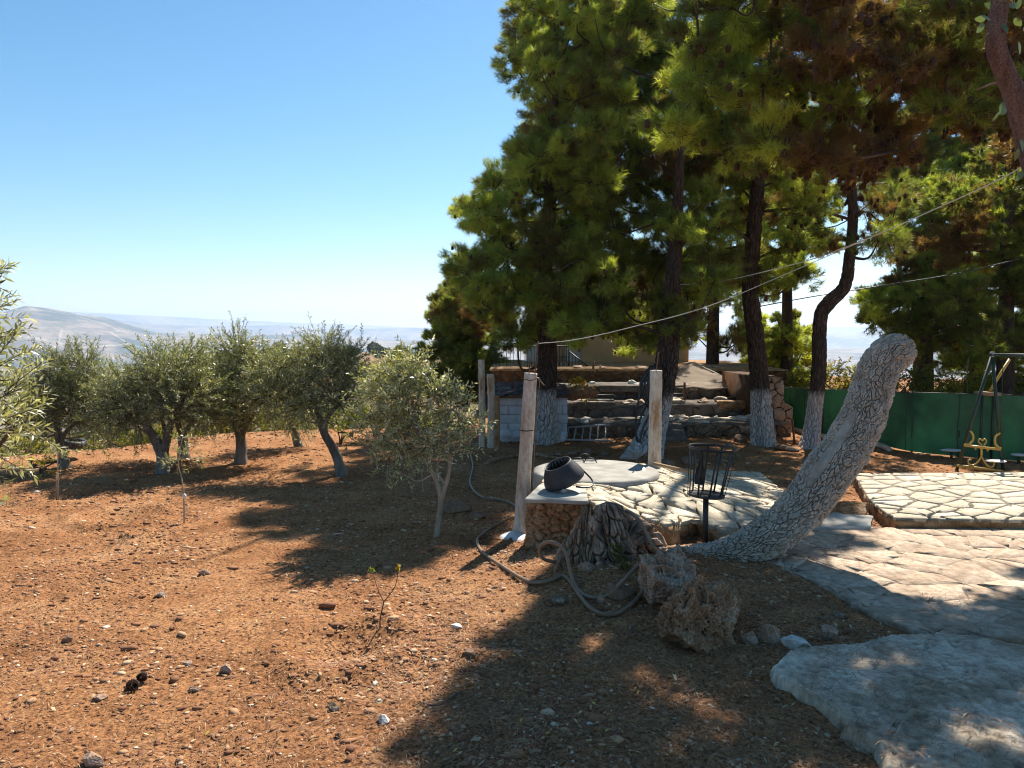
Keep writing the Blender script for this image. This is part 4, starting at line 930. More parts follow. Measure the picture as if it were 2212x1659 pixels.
mb = MB(); paving(mb, flag, .21, .022, .035, lambda x, y, h: (x, y, h+hp(x, y)-.02), 18, .8, jit=.5, rough=.01, tilt=.05, tint=(.4, 1)); mb.build('flagstones', STONE, root)
c = G(1287, 1017, .56)
mb = MB(); prof = [(0, .565), (.3, .566), (.6, .563), (.70, .558), (.735, .545), (.74, .50), (.73, .3), (.75, -.1)]
mb.lathe([(r, z-0) for r, z in prof], 72, o=(c[0], c[1]+.05, 0.008)); mb.build('round_slab', rockmat('slab_concrete', [(.3, (.22, .205, .18)), (.55, (.34, .32, .28)), (.75, (.47, .45, .41))], 3.5, bstr=.5, bdist=.01, bscale=22), root, smooth=True)
for k, (x, y) in enumerate(((1248, 1000), (1275, 1001), (1262, 992))):
    p = G(x, y, .565); mb = MB(); w_ = .085
    mb.tube(cr([p+[-w_, 0, 0], p+[-w_*.5, -.01, .06], p+[w_*.5, -.01, .06], p+[w_, 0, 0]], 14), .007, 6); mb.build('handle', BLACKM, root)
# pedestal
pp = [tuple(G(x, y, .55)[:2]) for x, y in ((1137, 1080), (1268, 1084))]; bk = [tuple(G(x, y, .55)[:2]) for x, y in ((1262, 1058), (1168, 1050))]
root = thing('pedestal', 'square orange rubble pedestal with pale cement top in front of the cistern', 'pedestal', (pp[0][0]+.3, pp[0][1]+.2, 0))
mb = MB(); xs = [pp[0], pp[1], bk[0], bk[1]]; cpx = np.mean(xs, axis=0)
ns_, nz_ = 44, 40; V = []; P4 = np.array(xs)
ring = np.concatenate([P4[k]+(P4[(k+1) % 4]-P4[k])*np.linspace(0, 1, ns_, endpoint=False)[:, None] for k in range(4)])
for k in range(nz_+1):
    z = .53-(.63)*k/nz_; V.append(np.column_stack([cpx+(ring-cpx)*(1+.06*(1-z/.53)), np.full(len(ring), z)]))
V = np.array(V).reshape(-1, 3); nrm_ = unit(np.column_stack([V[:, :2]-cpx, 0*V[:, 0]]))
f1, f2, _ = cell(V*np.array([9, 9, 14]), 5); V = V+nrm_*(.03*fbm(V*9, 4, 6)-.025*(1-sstep(0, .15, f2-f1)))[:, None]
nn = len(ring); a_ = np.arange(nn); b_ = (a_+1) % nn; mb.add(V, np.concatenate([np.stack([k*nn+a_, (k+1)*nn+a_, (k+1)*nn+b_, k*nn+b_], -1) for k in range(nz_)])); mb.build('rubble_body', ORANGE, root, smooth=True)
mb = MB(); big = [tuple(cpx+(np.array(q)-cpx)*1.05) for q in xs]; extr(mb, big, .562, .525, jitter=.006, seed=21); mb.build('cement_top', CONC, root)
# rubber bucket
p = G(1222, 1060, .565); Mx = rot(math.radians(10), math.radians(-24), 0)
root = thing('rubber_bucket', 'tipped black rubber well bucket resting on the pedestal', 'bucket', p)
c = p+[.0, .06, .085]
mb = MB(); mb.lathe([(0, .0), (.19, 0), (.215, .012), (.218, .04), (.205, .08), (.18, .14), (.148, .195), (.142, .212), (.134, .212), (.13, .19), (.16, .13), (.185, .08), (.19, .045), (.0, .03)], 48, Mx, c); mb.build('body', RUBBER, root, smooth=True)
mb = MB()
for k in range(22):
    th = k/22*2*PI; q0 = np.array([.128*math.cos(th), .128*math.sin(th), .19]); q1 = np.array([.155*math.cos(th), .155*math.sin(th), .135])
    mb.tube(np.array([q0, q1])@Mx.T+c, .004, 4)
mb.build('ribs', ALU, root)
mb = MB(); mb.tube(cr([c+Mx@[.2, .0, .06], c+[.27, -.02, .02], c+[.26, -.1, -.03], c+[.17, -.14, -.035], c+[.1, -.12, -.03]], 20), .010, 6); mb.build('handle', HOSEB, root)
rock('small round pebble on the pedestal in front of the bucket', G(1217, 1066, .562), (.032, .03, .03), CONC, 71, sub=4, name='pebble', cat='pebble', sink=0)
# white angle bar and pole
a = P(1391, 1011, 8.9); b = P(1384, 1092, 8.15); mb = MB(); mb.tube([a, b], .017, 4); tag(mb.build('white_bar', WHITE, loc=b), 'white square bar propped on the flagstones with its lower end at the edge', 'bar')
mb = MB(); a = P(1292, 1090, 8.1); b = P(1382, 1094, 8.1); mb.tube([a, b], .014, 4); tag(mb.build('white_bar', WHITE, loc=a), 'white bar lying along the front edge of the flagstones', 'bar')
mb = MB(); a = P(1412, 1001, 9.3); b = P(1500, 1021, 9.0); mb.tube([a, b], .02, 4); tag(mb.build('timber', WOOD, loc=a), 'orange wooden batten lying from the right post to the fire basket', 'batten')

# ------------------------------------------------------------------ concrete posts
def post(label, xb, yb, xt, yt, d, w_, seed, rods, base=None):
    b = np.array([(xb-1106)/KF*d, d, gz((xb-1106)/KF*d, d)]) if base is None else base
    t = P(xt, yt, d); root = thing('concrete_post', label, 'post', b)
    def dsp(th, Ls, R, dirs):
        Q = np.stack([np.cos(th).ravel()*1.2, np.sin(th).ravel()*1.2, Ls.ravel()*4], -1)
        sq = .10*np.abs(np.sin(2*th))**2*R
        return (.10*fbm(Q, 4, seed).reshape(th.shape)*R+sq*0)+.25*R*np.exp(-Ls/.07)
    mb = MB(); mb.tube(cr([b-[0, 0, .05], (b+t)/2, t], 90), np.linspace(w_*.56, w_*.48, 90), 40, dsp); mb.build('shaft', PLASTERW, root, smooth=True)
    for (x0, y0, x1, y1) in rods:
        mb = MB(); mb.tube([P(x0, y0, d), P(x1, y1, d)], .008, 6); mb.build('rebar', RUST, root)
    return root, b, t
r1, b1, t1 = post('leaning white concrete post on the left with a rebar on top', 1124, 1160, 1147, 806, 8.2, .142, 3, [(1156, 812, 1162, 737), (1143, 808, 1146, 770)])
mb = MB(); dd = 8.2
mb.tube(cr([P(1131, 818, 8.1), P(1147, 822, 8.1), P(1162, 816, 8.12), P(1168, 824, 8.15), P(1176, 833, 8.15)], 20), .006, 5); mb.tube(cr([P(1160, 815, 8.15), P(1165, 830, 8.15), P(1158, 900, 8.12), P(1153, 1000, 8.12), P(1150, 1050, 8.15)], 30), .005, 5); mb.build('wire', HOSE, r1)
mb = MB(); mb.tube(cr([P(1121, 929, 8.13), P(1137, 931, 8.11), P(1153, 929, 8.14)], 9), .006, 5); mb.build('band', RUST, r1)
heightslab([tuple(Gg(x, y)[:2]) for x, y in ((1083, 1158), (1100, 1150), (1125, 1150), (1140, 1158), (1130, 1166), (1100, 1166))], .008, lambda X, Y, d: np.interp(d, [-.05, .0, .1], [-.02, .02, .05])+rise(X, Y)*1.0, 'lime_splash', 'spilled white lime on the soil at the foot of the left post', WHITE, 'lime', (b1[0], b1[1], 0))
p2 = np.array([(1417-1106)/KF*9.75, 9.75, 0.0])
r2, b2, t2 = post('upright white concrete post on the right with rust stains', 1417, 1080, 1417, 800, 9.75, .158, 5, [(1417, 803, 1423, 761)], base=p2)

# weathered posts beside the hut
for lab, x, y0, y1, d, r in (('tallest weathered grey post left of the block hut', 1040, 777, 930, 14.6, .062), ('shorter rust-streaked post leaning by the hut wall', 1060, 808, 930, 14.5, .07), ('low brown wooden post at the corner of the hut', 1073, 855, 948, 14.2, .05)):
    b = np.array([(x-1106)/KF*d, d, 0]); mb = MB()
    def dsp(th, Ls, R, dirs): return .18*fbm(np.stack([np.cos(th).ravel()*2, np.sin(th).ravel()*2, Ls.ravel()*3], -1), 4, int(x)).reshape(th.shape)*R
    mb.tube(cr([b-[0, 0, .1], (b+P(x, y0, d))/2+[.01, 0, 0], P(x, y0, d)], 60), r, 24, dsp); tag(mb.build('weathered_post', PLASTERW if d > 14.3 else ORANGE, smooth=True, loc=b), lab, 'post')

# ------------------------------------------------------------------ hose
def hose(name, label, pts, r, mat, cat='hose'):
    mb = MB(); mb.tube(cr(pts, 20*len(pts)), r, 10); return tag(mb.build(name, mat, smooth=True, loc=pts[0]), label, cat)
def HP(x, y, d):
    p = P(x, y, d)
    while p[2] < gz(p[0], p[1])+.02 and d > 4: d -= .03; p = P(x, y, d)
    return p
def gh(x, y, lift=.018):
    p = Gg(x, y); p[2] += lift; return p
hp1 = [gh(*q) for q in ((1017, 985), (1022, 1010), (1016, 1040), (1022, 1060), (1045, 1078), (1090, 1085), (1118, 1100), (1122, 1112), (1082, 1132), (1046, 1155), (1031, 1172), (1043, 1197), (1090, 1231), (1135, 1258), (1161, 1263))]
hp1 += [HP(1192, 1253, 6.55), HP(1213, 1244, 6.4), HP(1231, 1255, 6.3), HP(1252, 1286, 6.2), HP(1278, 1315, 6.05), HP(1312, 1328, 5.95), HP(1344, 1320, 5.95), HP(1383, 1286, 5.95), HP(1422, 1231, 6.1), HP(1440, 1208, 6.3), HP(1452, 1210, 6.5)]
hose('hose', 'long brown hose winding over the soil and sagging under the stump', hp1, .017, HOSE)
hose('hose', 'brown hose forming the upright loop left of the stump', [HP(x, y, d) for x, y, d in ((1200, 1214, 6.6), (1176, 1208, 6.5), (1166, 1195, 6.45), (1169, 1179, 6.4), (1187, 1171, 6.35), (1210, 1179, 6.3), (1223, 1197, 6.25), (1231, 1231, 6.2), (1242, 1263, 6.1), (1260, 1284, 6.0), (1286, 1291, 5.95), (1312, 1286, 5.9), (1344, 1257, 5.9), (1378, 1223, 6.0), (1409, 1205, 6.1), (1435, 1204, 6.25), (1449, 1216, 6.5))], .0165, HOSE)
hose('hose', 'dark hose running down the back of the stump', [HP(x, y, d) for x, y, d in ((1340, 1108, 6.9), (1358, 1106, 6.75), (1374, 1117, 6.65), (1388, 1135, 6.55), (1401, 1160, 6.45), (1412, 1184, 6.4), (1424, 1200, 6.45))], .016, HOSE)
hose('pipe_end', 'short grey pipe end poking up right of the hose crossing', [HP(1452, 1220, 6.5), HP(1458, 1198, 6.5), HP(1465, 1178, 6.55)], .018, HOSE, 'pipe')
# black hose on pine B
root = thing('hose_coil', 'black hose hung in long loops on the trunk of the leaning pine', 'hose', P(1400, 900, 13.0))
mb = MB(); rg = np.random.default_rng(3)
for k in range(7):
    x0 = 1398+k*3; lw = 8+rg.uniform(0, 9); yb = rg.uniform(840, 880)
    mb.tube(cr([P(1405+k*3, 790, 13.05), P(x0-lw, 820, 12.98), P(x0-lw, (820+yb)/2, 12.96), P(x0, yb+15, 12.98), P(x0+8, 850, 13.02), P(1412+k*2, 790, 13.05)], 36), .02, 7)
mb.tube(cr([P(1395, 930, 13), P(1380, 960, 12.95), P(1375, 930, 12.95), P(1392, 885, 13), P(1410, 860, 13.05)], 30), .018, 7)
mb.tube(cr([P(1410, 880, 13), P(1385, 940, 12.9), P(1388, 985, 12.8), P(1402, 1000, 12.8)], 24), .018, 7)
mb.tube(cr([P(1400, 870, 13), P(1382, 880, 12.9), P(1370, 890, 12.85)], 12), .016, 7)
mb.tube(cr([P(1395, 800, 13.0), P(1378, 870, 12.95), P(1374, 930, 12.95), P(1386, 990, 12.8)], 24), .016, 7)
mb.build('hose', HOSEB, root, smooth=True)

# ------------------------------------------------------------------ stump
root = thing('tree_stump', 'old gnarled tree stump with dark knob top, wrapped by a hose', 'stump', G(1310, 1290))
def gn(seed, amp=.3, tw=2.0, k=7):
    def f(th, Ls, R, dirs):
        ph = th+tw*Ls*2.2; Q = np.stack([np.cos(ph).ravel()*1.4, np.sin(ph).ravel()*1.4, Ls.ravel()*1.6], -1)
        a = fbm(Q, 3, seed).reshape(th.shape); rid = np.abs(vnoise(np.stack([np.cos(ph).ravel()*3.6, np.sin(ph).ravel()*3.6, Ls.ravel()*2.5], -1), seed+2)).reshape(th.shape)
        fi = np.abs(vnoise(np.stack([np.cos(ph).ravel()*11, np.sin(ph).ravel()*11, Ls.ravel()*5], -1), seed+3)).reshape(th.shape)
        cc_, c2_, _ = cell(np.stack([np.cos(ph).ravel()*2.3, np.sin(ph).ravel()*2.3, Ls.ravel()*7], -1), seed+6)
        return R*(amp*1.5*a+.32*rid+.11*fi-.16-.26*(1-sstep(0, .22, c2_-cc_)).reshape(th.shape)+.14*fbm(np.stack([np.cos(ph).ravel()*4, np.sin(ph).ravel()*4, Ls.ravel()*12], -1), 4, seed+9).reshape(th.shape))
    return f
mb = MB()
mb.tube(cr([P(1212, 1305, 6.5), P(1228, 1225, 6.7), P(1252, 1165, 6.8), P(1264, 1120, 6.85), P(1270, 1096, 6.9)], 180), np.interp(np.linspace(0, 1, 180), [0, .3, .6, .8, .95, 1], [.13, .15, .085, .055, .06, .02]), 160, gn(4, .3, 1.2))
mb.tube(cr([P(1250, 1325, 6.4), P(1262, 1240, 6.6), P(1290, 1180, 6.75), P(1300, 1140, 6.85)], 150), np.interp(np.linspace(0, 1, 150), [0, .5, 1], [.10, .12, .10]), 140, gn(8, .3, 1.6))
mb.build('twisted_wood', DEAD, root, smooth=True)
mb = MB()
mb.tube(cr([P(1335, 1330, 6.55), P(1324, 1220, 6.72), P(1318, 1160, 6.75), P(1314, 1120, 6.8), P(1312, 1085, 6.85)], 200), np.interp(np.linspace(0, 1, 200), [0, .35, .6, .85, .95, 1], [.26, .22, .18, .155, .12, .03]), 180, gn(5, .3, .6))
mb.tube(cr([P(1345, 1170, 6.8), P(1365, 1160, 6.9), P(1395, 1190, 7.0), P(1412, 1230, 7.0)], 120), np.interp(np.linspace(0, 1, 120), [0, .3, .8, 1], [.13, .19, .17, .09]), 140, gn(6, .35, .3))
mb.build('knob', DEADK, root, smooth=True)
mb = MB()
for pts, r0 in (([(1240, 1240, 6.55), (1225, 1290, 6.35), (1215, 1325, 6.2)], .03), ([(1300, 1250, 6.5), (1290, 1300, 6.25), (1265, 1330, 6.1)], .028), ([(1350, 1240, 6.6), (1390, 1260, 6.5), (1440, 1240, 6.7)], .03), ([(1290, 1220, 6.5), (1320, 1270, 6.3), (1380, 1330, 6.0)], .045), ([(1400, 1200, 6.9), (1450, 1185, 7.1), (1500, 1195, 7.2)], .05), ([(1215, 1200, 6.6), (1200, 1230, 6.5), (1196, 1275, 6.35)], .022)):
    q = cr([P(*a) for a in pts], 50); mb.tube(q, np.linspace(r0, r0*.35, 50), 18, gn(int(r0*900), .4, .5))
mb.build('roots', DEAD, root, smooth=True)
lf = MB(); rg = np.random.default_rng(77)
for x, y in ((1335, 1195), (1345, 1210), (1350, 1225), (1330, 1180)): twigs(lf, None, P(x, y, 6.42), .05, 26, rg, tl=(.02, .05), nlf=8, ln=.016, wd=.008, tint=(.15, .1))
tag(lf.build('ivy_patch', BUSH, loc=P(1340, 1205, 6.4)), 'small patch of green leaves growing on the stump', 'plant')

# ------------------------------------------------------------------ leaning sawn trunk E
bE = G(1600, 1228)
root = thing('leaning_trunk', 'thick whitewashed sawn pine trunk leaning far to the right', 'tree trunk', bE)
cp = [(1440, 1200, 7.25, 34), (1488, 1203, 7.2, 50), (1552, 1202, 7.15, 66), (1633, 1174, 7.15, 84), (1724, 1106, 7.2, 94), (1790, 1020, 7.25, 97), (1828, 964, 7.3, 94), (1862, 902, 7.35, 88), (1886, 834, 7.4, 84), (1902, 790, 7.42, 82), (1920, 768, 7.45, 80), (1938, 760, 7.5, 76), (1950, 757, 7.55, 66)]
NR, NS = 620, 420
pth = cr([P(a, b, c) for a, b, c, d_ in cp], NR); rd = np.interp(np.linspace(0, 1, NR), np.linspace(0, 1, len(cp)), [d_*c/KF/2 for a, b, c, d_ in cp])
rd[-22:] *= np.sqrt(np.clip(1-np.linspace(0, .99, 22)**2, 0, 1))
tot = np.linalg.norm(np.diff(pth, axis=0), axis=1).sum()
def eb(th, Ls, R, dirs):
    sh = th.shape; Q = np.stack([(np.cos(th)*R/.042).ravel(), (np.sin(th)*R/.042).ravel(), (Ls/.082).ravel()], -1)
    Q = Q+.5*np.stack([vnoise(Q*.9, 1), vnoise(Q*.9+7, 2), vnoise(Q*.9+17, 3)], -1)+.2*np.stack([vnoise(Q*3, 1), vnoise(Q*3+7, 2), vnoise(Q*3+17, 3)], -1)
    f1, f2, idc = cell(Q, 9); pl = sstep(0, .28, f2-f1)
    q2, q3, _ = cell(Q*2.3+3, 19)
    f = np.where(np.ones(len(pl), bool), pl*.024+.014*idc-.020-.006*(1-sstep(0, .2, q3-q2))+.007*fbm(Q*2.2, 4, 5), 0).reshape(sh)
    low = .13*fbm(np.stack([np.cos(th).ravel()*1.7, np.sin(th).ravel()*1.7, Ls.ravel()*3.2], -1), 3, 6).reshape(sh)*R
    # long smooth scar on the upper left face
    front = -dirs[..., 1]; upl = dirs[..., 2]*.75-dirs[..., 0]*.55; s = Ls/tot
    cen = unit(np.stack([-.62+0*th, -.62+0*th, .45+0*th], -1)); dt = (dirs*cen).sum(-1)
    wdt = np.interp(s, [.46, .50, .60, .70, .76], [1.01, .958, .955, .965, 1.01])
    m_ = sstep(0, .012, dt-wdt)
    return low+f*(1-m_)-.006*m_
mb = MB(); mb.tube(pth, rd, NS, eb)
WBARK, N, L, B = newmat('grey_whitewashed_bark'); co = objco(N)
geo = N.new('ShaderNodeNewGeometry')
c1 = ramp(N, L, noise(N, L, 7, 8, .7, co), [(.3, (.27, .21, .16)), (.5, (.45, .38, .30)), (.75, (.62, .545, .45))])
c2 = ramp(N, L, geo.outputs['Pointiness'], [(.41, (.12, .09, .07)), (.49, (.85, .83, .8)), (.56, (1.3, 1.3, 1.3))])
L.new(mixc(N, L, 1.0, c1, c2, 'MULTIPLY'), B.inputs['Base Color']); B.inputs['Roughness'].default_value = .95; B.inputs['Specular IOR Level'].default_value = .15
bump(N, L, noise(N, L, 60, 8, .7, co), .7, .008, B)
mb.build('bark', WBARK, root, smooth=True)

# ------------------------------------------------------------------ fire basket
bp = Gg(1523, 1178); d = bp[1]; root = thing('fire_basket', 'black iron fire basket on a post beside the leaning trunk', 'fire basket', bp)
s_ = d/KF; zb = 2.2-(1072-713)*s_; zt = 2.2-(969-713)*s_; xc = bp[0]
tilt = rot(0, math.radians(3.5), 0)
def bp_(r, z, a, dx=0): return np.array([xc+dx, d, zb])+tilt@np.array([r*math.cos(a), r*math.sin(a), z-zb])
mb = MB(); mb.tube([bp-[0, 0, .1], [xc, d, zb]], .028, 12); mb.build('post', BLACKM, root, smooth=True)
rt, rb = .225, .175
def ringt(r, z, wdt=.012, n=64):
    pts = [bp_(r, z, k/n*2*PI, .03*(z-zb)/(zt-zb)) for k in range(n)]; q = MB()
    V = []; 
    for k in range(n):
        a = k/n*2*PI
        for (dr, dz) in ((-.004, -wdt), (.004, -wdt), (.004, wdt), (-.004, wdt)): V.append(bp_(r+dr, z+dz, a, .03*(z-zb)/(zt-zb)))
    k = np.arange(n)[:, None]*4; k2 = ((np.arange(n)+1) % n)[:, None]*4; j = np.arange(4)[None]; j2 = (j+1) % 4
    q.add(np.array(V), np.stack([k+j, k2+j, k2+j2, k+j2], -1).reshape(-1, 4)); return q
ringt(rt, zt).build('ring', BLACKM, root); ringt(rb, zb).build('ring', BLACKM, root)
mb = MB(); mb.lathe([(0, -.004), (rb, -.004), (rb, .004), (0, .004)], 40, tilt, (xc, d, zb)); mb.build('base_plate', BLACKM, root)
for k in range(10):
    a = k/10*2*PI+.25; q0 = bp_(rb, zb, a); q1 = bp_(rt, zt, a, .03); mb = MB()
    tdir = np.array([-math.sin(a), math.cos(a), 0])*.0085; nd = np.array([math.cos(a), math.sin(a), 0])*.003
    V = np.array([q0-tdir-nd, q0+tdir-nd, q0+tdir+nd, q0-tdir+nd, q1-tdir-nd, q1+tdir-nd, q1+tdir+nd, q1-tdir+nd])
    mb.add(V, [[0, 3, 2, 1], [4, 5, 6, 7], [0, 1, 5, 4], [1, 2, 6, 5], [2, 3, 7, 6], [3, 0, 4, 7]]); mb.build('bar', BLACKM, root)
    if k == 6:
        mb = MB(); t_ = unit(tdir); zz = unit(q1-q0)
        prof = [(-.05, .12), (.05, .12), (.055, .2), (.045, .27), (.02, .31), (.014, .42), (-.014, .42), (-.02, .31), (-.045, .27), (-.055, .2)]
        V = [q0+t_*u_+zz*v_-nd*2.2 for u_, v_ in prof]+[q0+t_*u_+zz*v_-nd*1.2 for u_, v_ in prof]; n = len(prof)
        base = mb.n; mb.v.append(np.array(V)); mb.n += 2*n; mb.f += [np.arange(n)[None], np.arange(n, 2*n)[::-1][None], np.stack([np.arange(n), (np.arange(n)+1) % n, (np.arange(n)+1) % n+n, np.arange(n)+n], -1)]; mb.t += [np.full(1, .5), np.full(1, .5), np.full(n, .5)]
        mb.build('bottle_ornament', BLACKM, root)

# ------------------------------------------------------------------ cables
hose('cable', 'thin pale cable running from the left post rebar up to the right', [P(x, y, d) for x, y, d in ((1163, 742, 8.2), (1228, 736, 8.4), (1297, 723, 8.6), (1375, 704, 8.8), (1474, 679, 9.0), (1561, 650, 9.2), (1679, 600, 9.3), (1800, 548, 9.3), (1900, 505, 9.1))], .0042, CORD, 'cable')
hose('cable', 'bright taut cable coming down from the right edge through the pines', [P(x, y, d) for x, y, d in ((2300, 300, 7.4), (2173, 380, 7.8), (2003, 459, 8.4), (1947, 484, 8.6), (1832, 532, 9.3), (1726, 568, 10.5), (1561, 607, 12.5), (1470, 615, 13.3))], .006, CORD, 'cable')
hose('cable', 'dark thin cable crossing behind the bent pine', [P(x, y, d) for x, y, d in ((1640, 662, 15), (1760, 640, 15.4), (1900, 618, 15.6), (2060, 592, 16), (2200, 560, 16.5))], .01, HOSEB, 'cable')

# ------------------------------------------------------------------ green screen fence
top = [(1600, 838), (1685, 839), (1842, 843), (1931, 848), (2040, 851), (2212, 856), (2400, 862)]
bot = [(1600, 912), (1693, 920), (1763, 938), (1889, 960), (1967, 977), (2072, 988), (2212, 998), (2400, 1012)]
bx = cr([Gg(x, y) for x, y in bot], 280)
root = thing('screen_fence', 'green shade-cloth screen fence running behind the swing and the leaning trunk', 'fence', bx[140])
px = 1106+bx[:, 0]/bx[:, 1]*KF
ty = np.interp(px, [q[0] for q in top], [q[1] for q in top]); zt_ = np.array([P(a, b, c)[2] for a, b, c in zip(px, ty, bx[:, 1])])
nv = 26; V = []
Lf = np.concatenate([[0], np.cumsum(np.linalg.norm(np.diff(bx, axis=0), axis=1))])
for k in range(nv):
    f = k/(nv-1); z = bx[:, 2]*(1-f)+zt_*f+.02; Q = np.stack([Lf*1.6, np.full(280, f*2.5), 0*Lf], -1)
    off = (.08*fbm(Q*np.array([1.6, 1, 1]), 4, 44)+.02*np.abs(np.sin(Lf*PI/1.9)))*math.sin(PI*min(1, f*1.0+.05)); sag = -.018*np.abs(np.sin(Lf*PI/1.9))*(f > .93)
    V.append(np.stack([bx[:, 0], bx[:, 1]+off, z+sag], -1))
V = np.array(V); mb = MB(); a = np.arange(nv-1)[:, None]*280; j = np.arange(279)[None]
F = np.stack([a+j, a+j+1, a+281+j, a+280+j], -1).reshape(-1, 4); mb.add(V.reshape(-1, 3), F)
V2 = V.copy(); V2[..., 1] += .004; mb.add(V2.reshape(-1, 3), F[:, ::-1])
NET, N, L, B = newmat('green_shade_cloth'); c1 = ramp(N, L, noise(N, L, 1.2, 5, .6, objco(N)), [(.35, (.035, .12, .07)), (.65, (.09, .27, .15))])
L.new(c1, B.inputs['Base Color']); B.inputs['Roughness'].default_value = .8
tr = N.new('ShaderNodeBsdfTranslucent'); L.new(c1, tr.inputs[0]); mx = N.new('ShaderNodeMixShader'); mx.inputs[0].default_value = .4; L.new(B.outputs[0], mx.inputs[1]); L.new(tr.outputs[0], mx.inputs[2]); L.new(mx.outputs[0], N['Material Output'].inputs[0])
mb.build('shade_cloth', NET, root, smooth=True)
for k in range(22, 280, 44):
    mb = MB(); mb.tube(np.array([[bx[k][0], V[q][k][1]-.006, V[q][k][2]] for q in range(nv)]), .007, 5); mb.build('seam', GREENM, root)
for k in range(10, 280, 38):
    mb = MB(); mb.tube([bx[k]+[0, .06, -.1], bx[k]+[0, .06, zt_[k]-bx[k][2]+.04]], .018, 8); mb.build('post', GREENM, root)
mb = MB(); mb.tube(np.stack([bx[:, 0], bx[:, 1]-.0, zt_+.015], -1), .006, 5); mb.build('top_wire', BLACKM, root)
kb = cr([Gg(x, y) for x, y in ((1600, 918), (1693, 927), (1765, 944), (1850, 956), (1900, 966), (1922, 975))], 60); mb = MB()
mb.tube(kb+[0, 0, .03], .06, 4); tag(mb.build('kerb', PLASTERW, loc=kb[0]), 'pale concrete kerb along the foot of the green screen', 'kerb')
b = Gg(1717, 958); mb = MB(); mb.tube([b-[0, 0, .05], P(1711, 905, b[1])], .022, 8); tag(mb.build('rusty_stake', RUST, loc=b), 'short rusty stake in the soil left of the bent pine', 'stake')

# ------------------------------------------------------------------ swing
d = 12.0; ap = P(2143, 767, d); root = thing('garden_swing', 'dark green A-frame of a garden swing at the right edge', 'swing', (ap[0], d, 0))
for (x, y, dz) in ((2065, 1018, -.1), (2167, 1016, .3)):
    mb = MB(); f_ = Gg(x, y) ; mb.tube([f_-[0, 0, .03], ap], .026, 8); mb.build('leg', GREENM, root, smooth=True)
e = ap+np.array([2.1, -.3, -.02]); mb = MB(); mb.tube([ap-[.03, 0, 0], e], .028, 8); mb.build('beam', GREENM, root, smooth=True)
for dx in (-.35, .4):
    mb = MB(); mb.tube([[e[0]+dx, e[1], -.02], e], .026, 8); mb.build('leg', GREENM, root, smooth=True)
mb = MB(); mb.tube([ap+[0, 0, -.03], ap+[0, 0, .05]], .03, 8); mb.build('cap', ALU, root)
# golden swing bench seen end on
dg = 11.9
root = thing('swing_bench', 'gold-painted scrollwork end of the swing bench hanging under the frame', 'swing bench', P(2118, 1010, dg))
def gb(pts, r=.016, n=30, nm='scroll'):
    q = MB(); q.tube(cr([P(x, y, dg) for x, y in pts], n), r, 8); q.build(nm, GOLD, root, smooth=True)
gb([(2083, 962), (2161, 971)], .02, 2, 'rail'); gb([(2069, 1006), (2166, 1018)], .022, 2, 'rail')
gb([(2096, 931), (2102, 940), (2101, 952), (2093, 959), (2084, 960)]); gb([(2160, 935), (2150, 945), (2150, 958), (2157, 966), (2163, 968)])
gb([(2121, 962), (2114, 954), (2117, 948), (2122, 952), (2127, 948), (2131, 954), (2125, 963)], .010)
gb([(2107, 972), (2109, 966), (2118, 968), (2121, 980), (2114, 996), (2102, 1005), (2093, 1002), (2092, 994), (2098, 993)], .013); gb([(2134, 974), (2131, 968), (2121, 970), (2120, 984), (2128, 1000), (2138, 1009), (2146, 1006), (2147, 999), (2141, 998)], .013)
for sx in (2085, 2160):
    q = MB(); a = P(sx, 965, dg); q.tube([a, [a[0]+.02, a[1]+.05, ap[2]-.05]], .006, 5); q.build('chain', GREENM, root)
# slide behind: yellow bar and platform
d = 13.0; root = thing('slide', 'yellow slide rail with a wooden platform behind the green swing frame', 'slide', P(2135, 990, d))
q = MB(); q.tube([P(2181, 776, d), P(2136, 848, d)], .024, 6); q.build('rail', GOLD, root); q = MB(); q.box(P(2134, 850, d), (.24, .4, .05)); q.build('platform', WOOD, root)
for x in (2122, 2147):
    q = MB(); a = P(x, 852, d); q.tube([a, [a[0], a[1], 0]], .02, 6); q.build('leg', GREENM, root)
# seesaw boards
for lab, x, y, rx in (('pale oval seesaw seat left of the swing bench', 2055, 977, .19), ('pale seesaw seat behind the golden scrolls', 2150, 1003, .16), ('pale seat at the right edge', 2200, 988, .12)):
    c = Gg(x, y+14); c[2] = .14; q = MB(); V, F = ico(4); V = V*np.array([rx, .12, .022]); q.add(V+c, F); root = thing('playground_seat', lab, 'seat', [c[0], c[1], 0]); q.build('seat_board', WHITE, root, smooth=True)
    q = MB(); q.tube([[c[0], c[1], -.05], c], .02, 6); q.build('support', GREENM, root)

